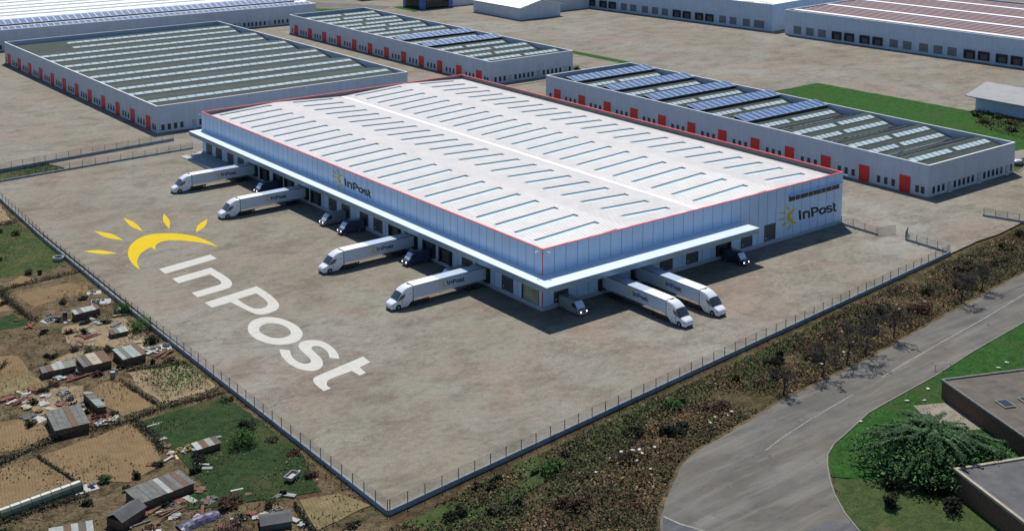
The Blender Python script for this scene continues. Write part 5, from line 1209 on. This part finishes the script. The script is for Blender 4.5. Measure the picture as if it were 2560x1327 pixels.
# bare roadside trees
def bare_tree(x,y,h,label,lean=(0,0),seed=1):
    r=random.Random(seed); t=thing('bare_tree',label,'tree',(x,y,-.28),0,'leafless trees along the road edge')
    b=MB(); top=Vector((lean[0],lean[1],h*.42)); b.tube((0,0,0),tuple(top*.5+Vector((.05,0,0))),.15,.12,7); b.tube(tuple(top*.5+Vector((.05,0,0))),tuple(top),.12,.09,7); b.build('trunk',M['bark'],t)
    c=MB()
    def grow(p,d,l,w,lev):
        e=p+d*l; c.tube(tuple(p),tuple(e),w,w*.6,5 if lev<2 else 3,0,False)
        if lev>=4: return
        for i in range(3 if lev<2 else 4):
            a=Vector((r.gauss(0,1),r.gauss(0,1),r.gauss(.15,.7))).normalized(); nd=(d*.62+a*.85).normalized()
            grow(p+d*l*r.uniform(.45,1.),nd,l*r.uniform(.55,.8),max(.03,w*.62),lev+1)
    for i in range(5):
        a=6.28*i/5+r.uniform(-.4,.4); grow(top*r.uniform(.7,1),Vector((math.cos(a)*.8,math.sin(a)*.8,r.uniform(.5,1.1))).normalized(),h*.27,.075,0)
    c.build('branches',M['bark'],t)
for i,(x,y,h,lb) in enumerate([(18.6,-50.4,5.2,'leafless tree on the road edge opposite the spreading cedar'),(26.,-49.6,6.,'leafless tree with the widest crown in the row on the road edge'),(31.5,-49.4,6.2,'leafless tree in the thickest part of the roadside row'),(42.,-47.6,5.,'leafless tree on the road edge where the long white line begins'),(67.5,-44.8,5.2,'leafless tree by itself farther up the road edge'),(76.,-43.8,4.6,'leafless tree farthest up the road at the right edge'),(8.5,-50.6,3.6,'small leafless tree at the near end of the roadside row')]):
    bare_tree(x,y,h*1.5,lb,(rnd.uniform(-.4,.2),rnd.uniform(-.6,-.1)),40+i)
# the spreading cedar
t=thing('cedar_tree','large spreading cedar with long drooping green fronds on the lawn corner','tree',(6.4,-79.6,-.2))
b=MB(); b.tube((0,0,0),(.2,.3,2.6),.42,.32,9); b.tube((.2,.3,2.6),(.1,.5,4.9),.32,.14,9); b.build('trunk',M['bark'],t)
b=MB(); lb=MB(); r=random.Random(5)
for i in range(120):
    a=r.uniform(0,6.283); ln=r.uniform(4.6,11.2)*(1.0+.12*math.cos(2*(a+.75))); z0=r.uniform(2.2,5.6); ln*=1.15-.07*z0
    d=Vector((math.cos(a),math.sin(a),0)); p=Vector((.1,.4,z0)); lb.tube(tuple(p),tuple(p+d*ln*.6+Vector((0,0,.7))),.05,.02,4,0,False)
    n=int(ln*13)
    for k in range(n):
        f=(k+.5)/n; q=p+d*ln*f+Vector((0,0,1.0*math.sin(f*2.2)-1.3*f*f))
        for s in (-1,1):
            sd_=Vector((-d.y,d.x,0))*s; ww=(.20+.85*math.sin(f*3.0))*.55
            tip=q+sd_*ww*r.uniform(.4,1.)+d*ww*r.uniform(.5,1.1)+Vector((0,0,r.uniform(-.35,.1)))
            e=d*.12; m_=len(b.v); b.v+=[tuple(q-e),tuple(q+e),tuple(tip+e*.3),tuple(tip-e*.3)]; b.f.append((m_,m_+1,m_+2,m_+3)); b.m.append(0)
b.build('fronds',M['needle'],t); lb.build('branches',M['bark'],t)
b=MB()
for i in range(9500):
    a=r.uniform(0,6.283); q=r.random()**.6; ln=10.2*q*(1.0+.12*math.cos(2*(a+.75)))*r.uniform(.7,1.1); z=1.6+3.6*(1-q*q)*r.uniform(.55,1.15)+r.uniform(-.5,.5)
    leaf(b,(math.cos(a)*ln,math.sin(a)*ln,max(.4,z)),r.uniform(.25,.65),.4)
b.build('foliage',M['leaf_cedar'],t)

for x,y,r,lb in [(.5,-84.,1.8,'dark green shrub at the foot of the cedar by the dark house corner'),(-3.5,-79.5,1.5,'dark green shrub below the cedar on the rough bank'),(10.5,-86.2,1.7,'dark green shrub between the cedar and the dark house roof'),(-7.5,-82.5,1.3,'dark green shrub alone on the rough bank at the bottom edge'),(-1.8,-87.5,2.0,'dark green shrub pressed against the wall of the dark house'),(16.5,-83.5,1.6,'dark green shrub between the cedar and the brown felt roof')]:
    shrub('shrub',lb,'shrub',x,y,r,1.5,'leaf_dark',int(420*r),'dark shrubs round the cedar',-.2,.3)
# ------------------------------------------------------------------ garden sheds and clutter
def shed(name,label,x,y,rz,w,l,h,roofm,wallm='wood_brown',rise=.25,ridged=False):
    t=thing(name,label,'shed',(x,y,-.28),rz,'garden sheds on the plots')
    b=MB(); b.box(-w/2+.15,w/2-.15,-l/2+.15,l/2-.15,0,h)
    for k in range(int(w/.4)): b.box(-w/2+.2+k*.4,-w/2+.23+k*.4,-l/2+.13,-l/2+.15,0,h)
    b.build('wall',M[wallm],t)
    b=MB()
    if ridged:
        for s in (-1,1): b.hexa([(-w/2,s*l/2,h),(w/2,s*l/2,h),(w/2,0,h+rise),(-w/2,0,h+rise),(-w/2,s*l/2,h+.07),(w/2,s*l/2,h+.07),(w/2,0,h+rise+.07),(-w/2,0,h+rise+.07)])
    else:
        n=max(2,int(w/.8))
        for k in range(n):
            a=-w/2+w*k/n; e=-w/2+w*(k+1)/n-.03; dz=rnd.uniform(-.03,.03)
            b.hexa([(a,-l/2,h+.01+dz),(e,-l/2,h+.01+dz),(e,l/2,h+rise+dz),(a,l/2,h+rise+dz),(a,-l/2,h+.06+dz),(e,-l/2,h+.06+dz),(e,l/2,h+rise+.05+dz),(a,l/2,h+rise+.05+dz)],rnd.choice((0,0,0,0,1,2,3,4)))
    b.build('roof',[M[roofm],M['roof_rusty'],M['sheet'],M['wood_brown'],M['wood_grey']],t)
    b=MB(); b.box(-w/2+.5,-w/2+1.3,-l/2+.08,-l/2+.149,.02,min(1.9,h-.06)); b.build('door',M['wood_brown'],t)
    return t
shed('garden_shed','low grey roofed shed with white rubbish at its end near the yard fence',-68.6,50.4,R(3),5.,1.9,1.3,'sheet')
shed('garden_shed','small dark shed beside the large bright green bush',-67.3,38.,R(-3),3.2,2.,0.87,'sheet','wood_brown')
shed('garden_shed','wide shed with a pale tan roof among the rubbish',-75.6,27.6,R(-2),4.9,4.6,1.3,'sheet_pale')
shed('garden_shed','grey roofed shed next to the pale tan roof',-69.7,26.7,R(0),4.2,4.9,1.3,'sheet','wood_brown')
shed('garden_shed','striped translucent roofed shed above the tan plot at left',-81.3,28.7,R(-4),5.6,2.3,1.05,'poly')
shed('garden_shed','large grey board roofed shed casting a black shadow on the long hedge',-86.8,5.1+3.2,R(-7),5.2,6.9,1.43,'wood_grey')
shed('garden_shed','small green grey shed on the lawn',-73.3,-11.4,R(0),3.9,2.1,0.99,'poly')
shed('garden_shed','long weathered board roofed shed below the large tan plot',-83.9,-19.6,R(6),8.3,4.4,1.24,'wood_grey')
shed('garden_shed','dark gabled hut below the long board roof',-90.,-22.9,R(25),4.6,3.0,1.18,'roof_grey','wood_brown',.8,True)
shed('garden_shed','grey sheet roofed shed at the bottom left edge',-97.4,-23.4,R(-16),5.4,3.1,1.24,'sheet')
shed('garden_shed','narrow pale roofed lean to beside the middle tan plot',-81.,12.6,R(90),6.8,1.5,1.05,'sheet')
shed('garden_shed','broken roofed shed at the bottom edge near the small dug plot',-74.9,-35.6,R(-20),4.2,3.,0.81,'roof_grey','wood_grey',.5,True)
t=thing('polytunnel','long low polytunnel under the lower left plot','greenhouse',(-97.4,-11.3,-.28),R(5))
b=MB(); n=8
for i in range(n):
    a0,a1=math.pi*i/n,math.pi*(i+1)/n
    b.quad((-5.6,-1.1*math.cos(a0),1.2*math.sin(a0)),(5.6,-1.1*math.cos(a0),1.2*math.sin(a0)),(5.6,-1.1*math.cos(a1),1.2*math.sin(a1)),(-5.6,-1.1*math.cos(a1),1.2*math.sin(a1)))
for x in (-5.6,5.6):
    k=len(b.v); b.v+=[(x,-1.1*math.cos(math.pi*i/n),1.2*math.sin(math.pi*i/n)) for i in range(n+1)]; b.f.append(tuple(range(k,k+n+1))); b.m.append(0)
b.build('film',M['poly'],t)
b=MB()
for q in range(9):
    for i in range(n):
        a0,a1=math.pi*i/n,math.pi*(i+1)/n; x=-5.6+1.4*q
        b.bar((x,-1.13*math.cos(a0),1.23*math.sin(a0)),(x,-1.13*math.cos(a1),1.23*math.sin(a1)),.05)
b.build('hoops',M['wood_grey'],t)
def plank_pile(lb,x,y,rz,l,w,m_,n=9):
    b=MB()
    for i in range(n):
        q=rnd.uniform(-w/2,w/2); a=rnd.uniform(-.25,.25); c=Vector((rnd.uniform(-.3,.3),q,.05+.06*i*.5)); d=Vector((math.cos(a),math.sin(a),rnd.uniform(-.04,.04)))*l*rnd.uniform(.3,.5)
        b.bar(tuple(c-d),tuple(c+d),.22,.05)
    tag(b.build('plank_pile',M[m_],None,(x,y,-.24),rz),lb,'planks','heaps of clutter on the garden plots')
def crate_heap(lb,x,y,m_,n=5,s=.7):
    b=MB(); b.box(-2.3*s,2.3*s,-1.6*s,1.6*s,-.04,.0)
    for i in range(n):
        px,py=rnd.uniform(-1,1)*s*1.6,rnd.uniform(-1,1)*s; z=rnd.choice([0,0,.45])*s; a=s*rnd.uniform(.35,.6)
        b.box(px-a,px+a,py-a*.8,py+a*.8,z,z+a*.12); b.box(px-a,px-a+.06,py-a*.8,py+a*.8,z+a*.12,z+a); b.box(px+a-.06,px+a,py-a*.8,py+a*.8,z+a*.12,z+a); b.box(px-a+.06,px+a-.06,py-a*.8,py-a*.8+.06,z+a*.12,z+a); b.box(px-a+.06,px+a-.06,py+a*.8-.06,py+a*.8,z+a*.12,z+a)
    tag(b.build('crate_heap',M[m_],None,(x,y,-.25),rnd.uniform(-.4,.4)),lb,'crates','heaps of clutter on the garden plots')
def barrel(lb,x,y,m_,r=.45,h=1.):
    t=thing('water_barrel',lb,'barrel',(x,y,-.25),0,'barrels on the garden plots')
    b=MB(); b.tube((0,0,0),(0,0,h*.5),r*.88,r,14,0); b.tube((0,0,h*.5),(0,0,h),r,r*.88,14,0); b.build('barrel_body',M[m_],t)
    b=MB()
    for z in (.25,.5,.75): b.tube((0,0,h*z-.03),(0,0,h*z+.03),r*1.03,r*1.03,14)
    b.build('hoop',M['rust'],t)
crate_heap('white crates heaped at the end of the grey shed by the fence',-63.6,56.2,'junk_white',6,.8)
crate_heap('white box pile at the corner of the far left tan plot',-62.9,61.9,'junk_white',3,.6)
crate_heap('white crates strewn beside the dark hedge of the far left plot',-74.4,53.,'junk_white',5,.7)
plank_pile('rusty red planks in front of the pale tan roof',-78.8,24.9,.1,5.6,1.1,'rust',10)
plank_pile('rusty planks left of the small dark shed',-71.5,40.2,.2,3.4,1.2,'rust',8)
plank_pile('grey planks fallen between the striped roof and the tan roof',-79.3,31.6,.5,3.2,1.6,'wood_grey',10)
plank_pile('brown planks lying by the fence above the pale weedy plot',-64.2,25.2,.6,3.6,1.8,'wood_brown',12)
crate_heap('white crates against the yard fence above the weedy plot',-63.6,28.4,'junk_white',7,.9)
crate_heap('pale crates scattered above the large grey board roof',-83.6,20.2,'junk_white',5,.8)
crate_heap('off white crates beside the narrow lean to',-84.4,16.9,'sheet_pale',7,.8)
plank_pile('red brown plank heap beside the left edge plot',-89.6,21.4,.3,3.8,1.6,'rust',10)
crate_heap('white box at the corner of the large grey board roof',-90.4,13.4,'junk_white',2,.8)
crate_heap('red and pale crates at the foot of the lean to',-81.9,8.2,'rust',5,.6)
plank_pile('pale sheets stacked beside the long hedge under the lean to',-80.4,6.6,.9,2.6,1.4,'sheet_pale',6)
crate_heap('yellow crates on the lawn edge beside the long board roof',-76.4,-9.6,'junk_yellow',4,.8)
plank_pile('grey boards on the lawn beside the small green shed',-71.4,-9.2,.1,3.2,.7,'sheet',5)
plank_pile('white boards lying across the lawn below the long hedge',-76.2,.6,.05,2.4,.4,'junk_white',4)
plank_pile('white boards on the lawn further from the long hedge',-77.2,-4.3,.1,2.2,.4,'junk_white',3)
crate_heap('white crates between the polytunnel and the long board roof',-91.3,-11.4,'junk_white',3,.7)
plank_pile('brown boards spread in front of the dark gabled hut',-84.6,-24.6,.1,4.6,1.6,'wood_brown',12)
plank_pile('brown boards at the bottom edge left of the purple tarpaulin',-91.5,-29.,.15,5.,2.,'wood_brown',12)
crate_heap('pale crates on top of the broken roofed shed junk',-74.2,-33.,'sheet_pale',4,.7)
barrel('rust banded grey barrel beside the yellow crates',-75.4,-11.9,'sheet')
barrel('dark barrel at the corner of the lawn far left',-67.8,78.9,'rubber')
barrel('white barrel at the corner of the pale weedy plot',-74.7,21.4,'junk_white')
barrel('blue barrel beside the grey shed near the yard fence',-71.8,52.6,'junk_blue')
sc={'rust':'rusty red','wood_grey':'weathered grey','wood_brown':'dark brown','sheet':'grey metal','junk_white':'off white','sheet_pale':'pale tan','roof_grey':'blackish'}
for cx,cy,sx,sy,n in [(-79,28,6,4,16),(-69,48,5,5,10),(-86,17,5,5,18),(-81,10,2.5,4,7),(-83,-24,9,4,22),(-74,-34,7,5,14),(-66,30,3,4,8),(-76,52,4,5,7),(-73,40,4,4,8),(-92,-26,7,5,12),(-78,-12,4,5,8),(-88,23,5,3,8)]:
    for i in range(n):
        m_=rnd.choice(list(sc)); x=rnd.gauss(cx,sx*.5); y=rnd.gauss(cy,sy*.5); b=MB(); k=rnd.choice((1,1,2,3)); l=rnd.uniform(.5,1.7)
        for q in range(k):
            a=rnd.uniform(-.7,.7)+q; d=Vector((math.cos(a),math.sin(a),rnd.uniform(-.06,.06)))*l
            b.bar(tuple(-d*.8+Vector((0,0,.06+.05*q))),tuple(d*.8+Vector((0,0,.06+.05*q))),rnd.uniform(.25,1.0),rnd.uniform(.04,.3))
        tag(b.build('scrap_pile',M[m_],None,(x,y,-.22),rnd.uniform(0,3)),'low %s scrap heap lying among the garden sheds'%sc[m_],'scrap','%s scrap heaps'%sc[m_])
# stone well on the far left lawn
t=thing('garden_well','round stone well on the far left lawn by the fence','well',(-61.9,85.,-.28))
b=MB(); n=16
for i in range(n):
    a0,a1=6.283*i/n,6.283*(i+1)/n
    for r0,r1,z0,z1 in ((1.15,1.15,0,.8),(1.15,.85,.8,.8),(.85,.85,.8,.05)):
        b.quad((r0*math.cos(a0),r0*math.sin(a0),z0),(r0*math.cos(a1),r0*math.sin(a1),z0),(r1*math.cos(a1),r1*math.sin(a1),z1),(r1*math.cos(a0),r1*math.sin(a0),z1))
b.build('stone_ring',M['conc_wall'],t); b=MB(); b.tube((0,0,.02),(0,0,.08),.84,.84,16); b.build('water',M['glass_dark'],t)
# purple tarpaulin over a heap
t=MB(); n=12
def tp(i,j):
    u=i/n*2-1; v=j/6*2-1; return (u*2.9,v*1.1,.75*(1-u*u*.6)*(1-v*v)+.08*math.sin(i*2.3+j*1.7)+.05)
for i in range(n):
    for j in range(6): t.quad(tp(i,j),tp(i+1,j),tp(i+1,j+1),tp(i,j+1))
for i in range(n):
    for j in (0,6): a=tp(i,j);c=tp(i+1,j); t.quad((a[0],a[1],-.05),(c[0],c[1],-.05),c,a)
tag(t.build('tarpaulin',M['junk_blue'],None,(-82.6,-29.,-.25),.1,True),'purple blue tarpaulin over a long heap at the bottom edge','tarpaulin')
# small white trailer on the lawn
t=thing('garden_trailer','small white open trailer standing on the lower lawn near the fence','trailer',(-67.6,-26.7,-.25),.5)
b=MB(); b.box(-1.1,1.1,-.65,.65,.4,.48); b.box(-1.1,1.1,-.65,-.58,.48,.85); b.box(-1.1,1.1,.58,.65,.48,.85); b.box(-1.1,-1.03,-.58,.58,.48,.85); b.box(1.03,1.1,-.58,.58,.48,.85); b.build('load_box',M['junk_white'],t)
for s in (-1,1): wheel(t,0,s*.82,.3,.14)
b=MB(); b.bar((1.1,.4,.42),(2.2,0,.4),.07); b.bar((1.1,-.4,.42),(2.2,0,.4),.07); b.build('drawbar',M['steel'],t)
# manholes on the road
for i,(x,y) in enumerate([(45.,-56.2),(-11.6,-61.8),(-9.4,-63.),(-20.8,-65.4),(61.,-54.6)]):
    b=MB(); b.tube((0,0,0),(0,0,.012),.42,.42,18,0); b.tube((0,0,.012),(0,0,.02),.36,.36,18,1)
    tag(b.build('manhole_cover',[M['kerb'],M['chassis']],None,(x,y,-.185)),['round dark manhole cover beside the long white road line','round dark manhole cover just past the end of the short white line','round dark manhole cover nearest the lawn bend','round dark manhole cover lowest down the road','round dark manhole cover farthest up the road'][i],'manhole','manhole covers in the road')
# marker sign post by the lawn
t=thing('barrier_pole','white horizontal pole barrier where the lawn meets the road','barrier',(38.2,-61.6,-.16))
b=MB(); b.tube((0,0,0),(0,0,1.0),.06,.06,8); b.tube((-2.6,1.2,0),(-2.6,1.2,1.0),.06,.06,8); b.build('post',M['junk_white'],t)
b=MB(); b.bar((.4,-.2,.95),(-3.,1.4,.95),.09); b.build('pole',M['junk_white'],t)
# car beside the far unit
t=thing('parked_car','black car with a pale roof parked on the grass strip behind the far unit','car',(170.,3.4,.02),R(20))
body=Loft(2.2,[(0,.55),(.1,.68),(.9,.80),(1.3,.92),(1.9,1.32),(2.5,1.42),(3.4,1.38),(4.1,.98),(4.4,.75)],[(0,.7),(.2,.82),(1,.88),(4.,.86),(4.4,.75)],[(0,.25),(4.4,.25)],[(0,.1),(2,.2),(4.4,.1)],.03)
b=MB(); body.surf(b,[0,.05,.12]+frange(.3,4.4,22)); b.build('body',M['van_black'],t,smooth=True,fix=True)
b=MB(); body.surf(b,frange(1.95,3.4,6),4,12,.012,0,False); b.build('roof',M['truck_white'],t,smooth=True,fix=True)
b=MB(); body.surf(b,frange(1.35,1.85,5),5,11,.012,0,False); b.build('windscreen',M['windscreen'],t,smooth=True,fix=True)
for x in (1.35,-1.3):
    for y in (-.86,.86): wheel(t,x,y,.32,.2)
for s in (-1,1):
    b=MB(); b.box(2.12,2.2,s*.6-.12,s*.6+.12,.52,.64); b.build('headlight',M['white_part'],t)
